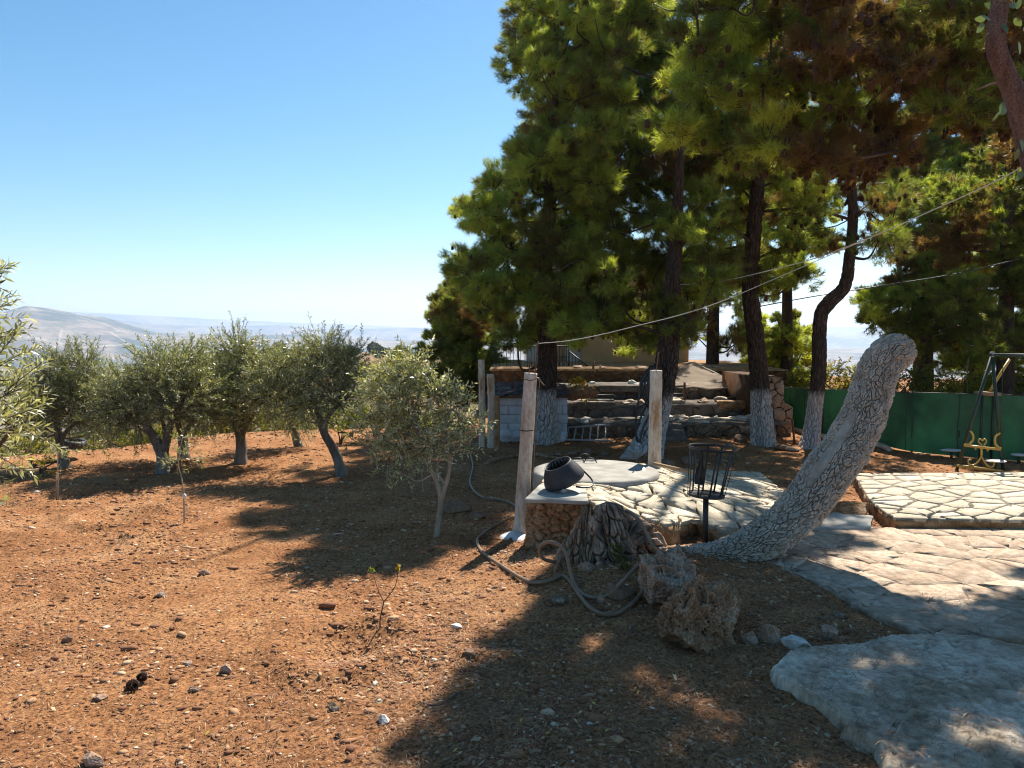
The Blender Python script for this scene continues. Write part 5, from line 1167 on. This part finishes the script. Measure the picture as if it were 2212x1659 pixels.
# ------------------------------------------------------------------ terraces and house
def wx(x, d): return (x-1106)/KF*d
tiers = [(15.9, -.05, .28, 1150, 1695, 'lowest terrace step with a rough stone face'), (17.1, .2, .55, 1160, 1700, 'second terrace step with pale strewn stones'), (18.6, .45, .84, 1150, 1690, 'third terrace step below the benches'), (20.2, .75, 1.18, 1060, 1700, 'uppermost retaining wall under the house')]
depth = [1.2, 1.5, 1.6, 6.0]
for k, (d, z0, z1, xl, xr, lab) in enumerate(tiers):
    x0, x1 = wx(xl, d), wx(xr, d); root = thing('terrace_step', lab, 'terrace', ((x0+x1)/2, d, z0))
    def mp(x, y, h, d=d): return (x, d-h+.02, y)
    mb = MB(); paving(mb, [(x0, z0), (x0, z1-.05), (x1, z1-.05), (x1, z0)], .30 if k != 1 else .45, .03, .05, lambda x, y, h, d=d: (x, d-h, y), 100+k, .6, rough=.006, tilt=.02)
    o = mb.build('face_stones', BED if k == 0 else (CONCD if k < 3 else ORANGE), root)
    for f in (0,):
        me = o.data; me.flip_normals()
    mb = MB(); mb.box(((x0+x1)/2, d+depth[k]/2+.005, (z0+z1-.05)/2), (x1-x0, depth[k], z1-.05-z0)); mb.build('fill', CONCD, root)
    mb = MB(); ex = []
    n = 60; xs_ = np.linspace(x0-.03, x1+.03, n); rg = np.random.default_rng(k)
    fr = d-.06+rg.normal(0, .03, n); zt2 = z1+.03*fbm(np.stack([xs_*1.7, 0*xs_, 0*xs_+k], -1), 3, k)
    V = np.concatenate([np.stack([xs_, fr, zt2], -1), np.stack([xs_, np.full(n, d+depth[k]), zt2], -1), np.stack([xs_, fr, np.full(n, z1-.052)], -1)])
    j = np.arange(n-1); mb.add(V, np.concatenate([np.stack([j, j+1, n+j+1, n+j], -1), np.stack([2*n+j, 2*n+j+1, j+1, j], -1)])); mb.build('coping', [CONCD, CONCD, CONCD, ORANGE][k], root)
# strewn stones on the treads (countable, small)
rg = np.random.default_rng(8)
for k in range(130):
    ti = [0, 1, 1, 2, 3, 0][k % 6]; d = tiers[ti][0]; xpx = rg.uniform(1235, 1690) if ti < 3 else rg.uniform(1240, 1560); dd = d+rg.uniform(-.05, .9)
    s_ = rg.uniform(.035, .12); rock('loose rubble stone strewn on the terrace steps', (wx(xpx, dd), dd, tiers[ti][2]), (s_*1.3, s_, s_*.6), [ROCKW, ROCKP, BED][k % 3], 200+k, sub=3, group='rubble stones on the terrace steps', name='rubble_stone', cat='stone')
for k, (xa, xb, d, z0, h_, lab) in enumerate(((1248, 1332, 17.0, .5, .10, 'long rough stone bench block nearest the hut under the iron bench'), (1436, 1482, 17.2, .5, .12, 'short stone block below the bench right of the right post'), (1556, 1680, 17.0, .5, .12, 'long stone bench block beside the straight pine'), (1300, 1420, 18.3, .78, .10, 'dark stone kerb block on the third terrace step'), (1500, 1640, 16.2, .25, .07, 'low rubble ledge in front of the second terrace step'))):
    mb = MB(); extr(mb, [(wx(xa, d), d), (wx(xb, d), d+.02), (wx(xb, d), d+.32), (wx(xa, d), d+.30)], z0+h_, z0-.05, jitter=.02, seed=40+k); tag(mb.build('stone_block', [CONCD, BED, ORANGE][k % 3], loc=(wx(xa, d), d, z0)), lab, 'stone block')
# small stair blocks in front
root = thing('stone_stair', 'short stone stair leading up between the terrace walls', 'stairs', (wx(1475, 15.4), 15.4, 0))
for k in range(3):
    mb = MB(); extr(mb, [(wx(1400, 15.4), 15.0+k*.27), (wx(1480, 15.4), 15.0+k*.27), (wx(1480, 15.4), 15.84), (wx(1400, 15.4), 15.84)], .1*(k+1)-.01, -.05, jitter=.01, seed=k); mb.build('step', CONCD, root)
# house
dH = 24.5; root = thing('house', 'ochre plastered house with a white entrance part behind the pines', 'house', (wx(1330, dH), dH, 1.1))
def hb(nm, mat, x0, x1, y0, y1, d, dep, parent=root):
    a, b = P(x0, y0, d), P(x1, y1, d); mb = MB(); mb.box(((a[0]+b[0])/2, d+dep/2, (a[2]+b[2])/2), (abs(b[0]-a[0]), dep, abs(a[2]-b[2]))); return mb.build(nm, mat, parent, bevel=.01)
hb('ochre_wall', OCHRE, 1258, 1462, 560, 812, dH, 5)
hb('white_wall', WHITE, 1140, 1257.5, 560, 812, dH+.4, 4.5)
hb('end_wall', rockmat('pale_plaster', [(.3, (.38, .30, .2)), (.7, (.52, .44, .33))], 2, bstr=.3, bscale=12), 1462.5, 1487, 560, 812, dH-.1, 4.9)
hb('roof', CONC, 1130, 1495, 548, 561, dH-.4, 6.2)
o = hb('door', WOOD, 1196, 1221, 735, 802, dH+.32, .1); hb('door_handle', BLACKM, 1216, 1218, 768, 773, dH+.28, .03, o)
f_ = hb('window', WHITE, 1231, 1252, 718, 752, dH+.3, .12); hb('pane', DARKG, 1234, 1249, 721, 749, dH+.27, .02, f_)
f_ = hb('window', WHITE, 1160, 1180, 725, 760, dH+.3, .12); hb('pane', DARKG, 1163, 1177, 728, 757, dH+.27, .02, f_)
hb('plinth', CONC, 1235, 1463, 800, 815, dH-.12, .1)
# porch slab and railing
dP = 21.8; root = thing('porch', 'concrete porch slab with steps in front of the white entrance', 'porch', (wx(1180, dP), dP, 1.1))
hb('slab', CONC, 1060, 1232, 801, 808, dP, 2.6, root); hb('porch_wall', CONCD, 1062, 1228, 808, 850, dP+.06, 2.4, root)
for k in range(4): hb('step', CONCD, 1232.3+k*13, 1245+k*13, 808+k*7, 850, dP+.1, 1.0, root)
root = thing('railing', 'black wrought iron railing around the porch and down its stair', 'railing', (wx(1190, dP), dP, 1.1))
def rl(x0, y0, x1, y1, r=.012, nm='bar', d=dP-.03):
    mb = MB(); mb.tube([P(x0, y0, d), P(x1, y1, d)], r, 5); mb.build(nm, BLACKM, root)
rl(1060, 749, 1229, 748, .02, 'top_rail'); rl(1060, 797, 1229, 797, .016, 'bottom_rail'); rl(1229, 745, 1229, 812, .022, 'newel_post'); rl(1229, 759, 1284, 802, .02, 'stair_rail'); rl(1229, 800, 1262, 818, .014, 'stair_string')
for k in range(22): rl(1064+k*7.6, 749, 1064+k*7.6, 797, .008)
for k in range(7): x = 1236+k*7; rl(x, 764+(x-1236)*.78, x, min(816, 802+(x-1236)*.5), .009)
for k in range(5):
    x = 1183+k*10; mb = MB()
    for sg in (-1, 1): mb.tube(cr([P(x, 793, dP-.03), P(x+sg*4, 790, dP-.03), P(x+sg*3, 783, dP-.03), P(x, 776, dP-.03), P(x-sg*2, 771, dP-.03), P(x, 769, dP-.03)], 16), .007, 4)
    mb.build('scroll', BLACKM, root)
# block hut
dB = 15.25; root = thing('block_hut', 'low whitewashed concrete block hut with a sagging dark sheet roof', 'hut', (wx(1150, dB), dB, 0))
x0, x1 = wx(1078, dB), wx(1227, dB); zt3 = P(1100, 858, dB)[2]
mb = MB(); rows_ = 5; bh = zt3/rows_; bw = .36
rg = np.random.default_rng(4)
for r in range(rows_):
    x = x0-(.18 if r % 2 else 0)
    while x < x1:
        a, b = max(x, x0-.05*(rows_-r)/rows_), min(x+bw, x1)
        if b-a > .05: mb.box(((a+b)/2+rg.normal(0, .003), dB+.1+rg.normal(0, .005), (r+.5)*bh), (b-a-.012, .2, bh-.012))
        x += bw
for side in (x0, x1):
    for r in range(rows_):
        for q in range(3): mb.box((side+(.1 if side == x0 else -.1), dB+.22+bw*(q+.5), (r+.5)*bh), (.2-.003*r, bw-.012, bh-.012))
mb.build('block_wall', WASHBLK, root, bevel=.008)
mb = MB(); mb.box(((x0+x1)/2, dB+.11, zt3/2-.02), (x1-x0-.03, .16, zt3)); mb.build('mortar', WASHBLK, root)
mb = MB(); nx_, ny_ = 90, 40; X, Y = np.meshgrid(np.linspace(x0-.2, x1+.03, nx_), np.linspace(dB-.18, dB+1.3, ny_), indexing='ij')
Q = np.stack([X.ravel()*3, Y.ravel()*3, 0*X.ravel()], -1); Z = zt3+.03+.10*np.abs(fbm(Q, 4, 3, .6)).reshape(X.shape)+.18*(Y-dB)*.6+.05*np.exp(-((X-x0-.4)/.3)**2)
V = np.stack([X, Y, Z], -1); V2 = V-[0, 0, .02]; idx = np.arange(nx_*ny_).reshape(nx_, ny_); F = np.stack([idx[:-1, :-1], idx[1:, :-1], idx[1:, 1:], idx[:-1, 1:]], -1).reshape(-1, 4)
mb.add(V.reshape(-1, 3), F); mb.add(V2.reshape(-1, 3), F[:, ::-1]); mb.build('sheet_roof', TARP, root, smooth=True)
mb = MB(); mb.box(((x0+x1)/2-.08, dB-.14, zt3+.02), (x1-x0+.3, .05, .04)); mb.build('roof_batten', RUST, root)
mb = MB()
for k in range(26):
    q = rg.uniform(0, 1); V, F = ico(2); s_ = rg.uniform(.05, .11); mb.add(V*(1+.3*fbm(V*2, 3, k))[:, None]*[s_*1.4, s_, s_]+[x0+.05+q*(x1-x0)*.9, dB-.03+rg.uniform(-.06, .02), rg.uniform(.02, .14)], F)
mb.build('lime_footing', WASHBLK, root, smooth=True)
# stuff on hut roof
for k, (lab, x, y, sx, sz, mt) in enumerate((('round dry straw basket on the hut roof right of the pine', 1205, 845, .20, .09, TERRA), ('reddish bundle on the wall beside the hut', 1237, 853, .2, .12, TERRA), ('rolled grey sheet lying on the left of the hut roof', 1095, 842, .3, .06, CONCD), ('heap of dry brown leaves beyond the bundle', 1262, 848, .28, .12, TERRA))):
    d = 15.9; c = P(x, y, d); V, F = ico(5); W = V*(1+.15*fbm(V*3, 4, k)+.05*fbm(V*12, 2, k+9))[:, None]*[sx, sx*.8, sz]
    mb = MB(); mb.add(W+c, F); tag(mb.build('dry_bundle', mt, smooth=True, loc=c), lab, 'bundle')
mb = MB(); c = P(1205, 838, 15.9)
mb.tube(cr([c+[-.15, 0, 0], c+[-.13, 0, .16], c+[.0, 0, .22], c+[.13, 0, .15], c+[.15, 0, 0]], 24), .008, 5); tag(mb.build('basket_hoop', HOSE, loc=c), 'thin hoop standing on the straw basket', 'hoop')
# dry leaves clump
lf = MB(); tw = MB(); rg = np.random.default_rng(12)
for x, y in ((1250, 835), (1265, 845), (1275, 852), (1240, 828)): twigs(lf, tw, P(x, y, 16.2), .12, 16, rg, tl=(.1, .2), nlf=8, ln=.07, wd=.04, tint=(.97, .05))
tag(lf.build('dry_branch', BUSH, loc=P(1258, 845, 16.2)), 'withered orange leafy branch beside the hut roof', 'branch')
# ladder
d = 15.2; root = thing('ladder', 'grey ladder lying on its side against the lowest terrace step', 'ladder', P(1270, 950, d))
a, b, c, e = P(1222, 924, 15.6), P(1318, 917, 15.6), P(1196, 949, d), P(1320, 952, d)
for q0, q1 in ((a, b), (c, e)):
    mb = MB(); mb.tube([q0, q1], .022, 6); mb.build('rail', ALU, root)
for k in range(6):
    f = (k+.4)/6; q0 = a+(b-a)*f; q1 = c+(e-c)*(f*.82+.16); mb = MB(); mb.tube([q0, q1], .016, 6); mb.build('rung', ALU, root)
# benches
def bench(lab, x0, x1, yt, yb, d):
    root = thing('iron_bench', lab, 'bench', P((x0+x1)/2, yb, d), 'black iron benches on the terraces')
    def t_(p, q, r=.016, nm='bar'):
        mb = MB(); mb.tube([p, q], r, 6); mb.build(nm, BLACKM, root)
    ys = yt+(yb-yt)*.55
    t_(P(x0, yt, d+.35), P(x1, yt, d+.35), .02, 'top_rail'); t_(P(x0, ys, d+.35), P(x1, ys, d+.35), .014, 'back_rail')
    a, b = P(x0, yb, d), P(x1, yb, d); hs_ = .24
    for x in (x0, x1):
        p = P(x, yb, d); t_(P(x, yt, d+.35), p+[0, .35, 0], .016, 'leg'); t_(p, p+[0, 0, hs_], .016, 'leg'); t_(p+[0, 0, hs_], p+[0, .35, hs_], .016, 'arm')
    mb = MB()
    for k in range(4): mb.tube([a+[0, .09*k+.02, hs_], b+[0, .09*k+.02, hs_]], .014, 6)
    mb.build('seat', BLACKM, root)
bench('black iron bench frame nearest the hut on the middle terrace', 1256, 1326, 854, 888, 17.4)
bench('black iron bench frame just right of the right concrete post', 1438, 1477, 851, 884, 17.6)
bench('black iron bench frame left of the straight pine', 1554, 1628, 860, 890, 17.4)
for k, (x, yt, yb, d, lab) in enumerate(((1478, 826, 870, 17.6, 'thick dark iron stake between the benches'), (1281, 780, 806, 20.2, 'dark stake at the foot of the porch stair'), (1508, 0, 0, 0, ''), (1600, 790, 800, 21, ''), (1107, 815, 840, 15.8, 'short dark rod on the hut roof left'))):
    if not lab: continue
    mb = MB(); mb.tube([P(x, yb, d), P(x+1, yt, d)], .03, 6); tag(mb.build('iron_stake', RUST, loc=P(x, yb, d)), lab, 'stake')
# stone wall end at right
dW = 16.3; root = thing('stone_wall', 'stepped stone wall end in the sun beside the straight pine', 'wall', (wx(1660, dW), dW, 0))
prof = [(1632, 945), (1632, 815), (1692, 815), (1692, 868), (1712, 880), (1708, 945)]
pw = [(P(x, y, dW)[0], P(x, y, dW)[2]) for x, y in prof]
mb = MB(); paving(mb, pw, .24, .02, .04, lambda x, y, h: (x, dW-h, y), 140, .75, rough=.006, tilt=.03); o = mb.build('face_stones', ROCKP, root); 
mb = MB(); n = len(pw); V = np.array([(x, dW+.004, z) for x, z in pw]+[(x, dW+2.6, z) for x, z in pw]); mb.v.append(V); mb.n = 2*n
mb.f = [np.arange(n)[None], np.arange(n, 2*n)[::-1][None], np.stack([np.arange(n), np.arange(n)+n, (np.arange(n)+1) % n+n, (np.arange(n)+1) % n], -1)]; mb.t = [np.full(1, .5), np.full(1, .5), np.full(n, .5)]; mb.build('core', ORANGE, root)
# beige net draped over the wall
NETB, N, L, B = newmat('beige_net'); B.inputs['Base Color'].default_value = (.42, .32, .23, 1); B.inputs['Roughness'].default_value = .9
tp_ = N.new('ShaderNodeBsdfTransparent'); mx = N.new('ShaderNodeMixShader'); mx.inputs[0].default_value = .5; L.new(tp_.outputs[0], mx.inputs[1]); L.new(B.outputs[0], mx.inputs[2]); L.new(mx.outputs[0], N['Material Output'].inputs[0])
tl_ = [(1482, 786, 20.5), (1500, 784, 20.3), (1525, 797, 20), (1545, 806, 19.6), (1562, 816, 19.2), (1575, 830, 18.8)]; bl_ = [(1440, 832, 18.7), (1470, 838, 18.5), (1500, 836, 18.4), (1530, 840, 18.3), (1560, 838, 18.3), (1590, 836, 18.3)]
ta, ba = cr([P(*q) for q in tl_], 50), cr([P(*q) for q in bl_], 50); nv = 24
V = np.array([ta*(1-k/(nv-1))+ba*(k/(nv-1)) for k in range(nv)]); V[..., 2] += .06*fbm(V.reshape(-1, 3)*2.2, 4, 9).reshape(nv, 50); V[..., 1] += .12*fbm(V.reshape(-1, 3)*1.6+5, 3, 10).reshape(nv, 50)
a = np.arange(nv-1)[:, None]*50; j = np.arange(49)[None]; F = np.stack([a+j, a+j+1, a+51+j, a+50+j], -1).reshape(-1, 4)
mb = MB(); mb.add(V.reshape(-1, 3), F); root = thing('garden_net', 'beige garden net draped over the upper wall right of the house', 'net', P(1520, 835, 18.6)); mb.build('mesh', NETB, root, smooth=True)
mb = MB(); mb.tube(ta+[0, 0, .01], .018, 6); mb.tube(ba, .014, 6); mb.build('hem', rockmat('hem_cloth', [(.3, (.5, .42, .32)), (.7, (.6, .52, .42))], 3, bstr=0), root)
# roots lying behind the round slab
for lab, pts in (('pale dead root lying on the ground left of the round slab', [(1052, 1003), (1080, 994), (1110, 988), (1135, 990)]), ('pale dead root lying behind the left post', [(1158, 985), (1185, 990), (1215, 993)])):
    q = cr([gh(x, y, .02) for x, y in pts], 40); mb = MB(); mb.tube(q, np.linspace(.05, .02, 40), 16, gn(3, .4, .5)); tag(mb.build('dead_root', DEAD, smooth=True, loc=q[0]), lab, 'root')

# yellowish shrubs above the screen
for k, (x, y, d, w_, h_, t_, lab) in enumerate(((1800, 850, 20, 1.4, 1.25, .82, 'golden shrub above the screen between bent pine and leaning trunk'), (1950, 855, 19, 1.3, 1.2, .4, 'green shrub above the screen right of the leaning trunk'), (1850, 850, 22, 1.2, 1.5, .7, 'yellow-green shrub right behind the leaning trunk'), (2080, 858, 19, 1.3, 1.0, .7, 'yellow-green shrub above the screen left of the swing frame'), (1735, 850, 22, 1.0, 1.1, .6, 'shrub above the screen left of the bent pine'), (2200, 860, 19, 1.4, 1.0, .5, 'shrub above the screen at the right edge'))):
    b = P(x, 850, d); h0 = b[2]; b[2] = 0; bush(lab, 0, 0, w_, h0+h_*.75, 90+k, (t_, .15), dens=30, base=b)

# ------------------------------------------------------------------ near oak limb at top right
b = np.array([2.75, 3.3, gz(2.75, 3.3)]); d = 3.3; rg = np.random.default_rng(6)
root = thing('oak_tree', 'near tree limb with rough pinkish bark and oval leaves in the top right corner', 'tree', b)
def ob_(th, Ls, R, dirs):
    Q = np.stack([np.cos(th).ravel()*R.ravel()/.009, np.sin(th).ravel()*R.ravel()/.009, Ls.ravel()/.013], -1); f1, f2, i_ = cell(Q, 3); return ((sstep(0, .25, f2-f1)+.5*i_)*.0035-.002).reshape(th.shape)
mb = MB(); mb.tube(cr([b-[0, 0, .1], b+[0, 0, 1.2], P(2300, 560, 3.3), P(2235, 330, 3.3), P(2196, 212, 3.28), P(2172, 160, 3.27), P(2152, 100, 3.25), P(2156, 30, 3.25), P(2170, -80, 3.25), P(2150, -300, 3.3)], 420), np.interp(np.linspace(0, 1, 420), [0, .3, .5, .9, 1], [.09, .06, .037, .032, .02]), 70, ob_); 
mb.tube(cr([P(2180, 185, 3.27), P(2150, 180, 3.3), P(2110, 195, 3.35)], 14), np.linspace(.008, .003, 14), 6)
mb.build('trunk', BARKR, root, smooth=True)
lf = MB(); Cs = []
for x, y, dx, dy in ((2130, 40, -1, .1), (2125, 50, -.6, .8), (2150, 20, -.8, -.5), (2160, 5, .1, -1), (2165, 50, .2, .9), (2180, 15, .8, -.3), (2190, 40, 1, .5), (2200, 90, .3, 1), (2140, 45, -.9, -.3), (2168, 220, -.3, 1), (2175, 235, -1, .6), (2160, 240, -.8, 1), (2205, 300, .2, 1), (2200, 320, -.1, 1), (2210, 370, -.7, .9), (2195, 20, .3, -1), (2210, 60, .5, .2), (2135, 70, -.9, .9), (2190, 10, -.2, -.9)):
    Cs.append((P(x, y, 3.2+rg.uniform(-.05, .05)), np.array([dx, rg.uniform(-.4, .4), -dy])))
for c, ax in Cs:
    A = ax/np.linalg.norm(ax); S = unit(np.cross(A, rg.normal(0, 1, 3)+np.array([0, 2, 0]))); n_ = np.cross(A, S); l_ = .052; w_ = .027; pts = [c]
    for k in range(1, 12):
        f = k/12; wv = w_*.5*math.sin(PI*f**.8)**.8; pts += [c+A*l_*f+S*wv+n_*wv*.2, c+A*l_*f-S*wv+n_*wv*.2]
    pts.append(c+A*l_); F = [[0, 1, 2]]
    for k in range(10): F.append([1+2*k, 3+2*k, 4+2*k, 2+2*k])
    F.append([21, 23, 22]); lf.add(np.array(pts), F, rg.uniform(0, 1))
lf.build('leaves', OAK, root, smooth=True)

# tyre beside the dark olive
c = Gg(154, 1000); c[1] += .4; c = np.array([wx(150, c[1]), c[1], .2]); mb = MB(); pr = [(.13+.045+.055*math.cos(a), .055*math.sin(a)) for a in np.linspace(0, 2*PI, 17)]
mb.lathe([(r, z*1.3) for r, z in pr], 40, rot(0, .2, 0), c+[0, 0, .06]); tag(mb.build('tyre', RUBBER, smooth=True, loc=c), 'black tyre lying against the dark olive at the left', 'tyre')
# fallen stick
mb = MB(); q = cr([gh(x, y, .012) for x, y in ((905, 1520), (935, 1528), (960, 1522), (985, 1505), (1000, 1497))], 30); mb.tube(q, np.linspace(.006, .003, 30), 6); tag(mb.build('stick', TWIG, loc=q[0]), 'curved dry stick lying in the near shadow', 'stick')

# ------------------------------------------------------------------ haze
zlo = float(HH.min())-1.5; zhi = max(260., float(HH.max())+3)
mb = MB(); mb.box((0, 0, (zlo+zhi)/2), (29400, 29400, zhi-zlo))
m, N, L, B = newmat('haze'); N.remove(B); pv = N.new('ShaderNodeVolumePrincipled'); pv.inputs['Color'].default_value = (.60, .75, 1.0, 1); pv.inputs['Density'].default_value = 1.25e-4; pv.inputs['Anisotropy'].default_value = .35
L.new(pv.outputs[0], N['Material Output'].inputs['Volume']); ob = mb.build('haze', m); kind(ob, 'stuff'); tag(ob, 'pale blue haze over the distant valley', 'haze')
for o in bpy.data.objects:
    if '_w' in o.keys(): del o['_w']
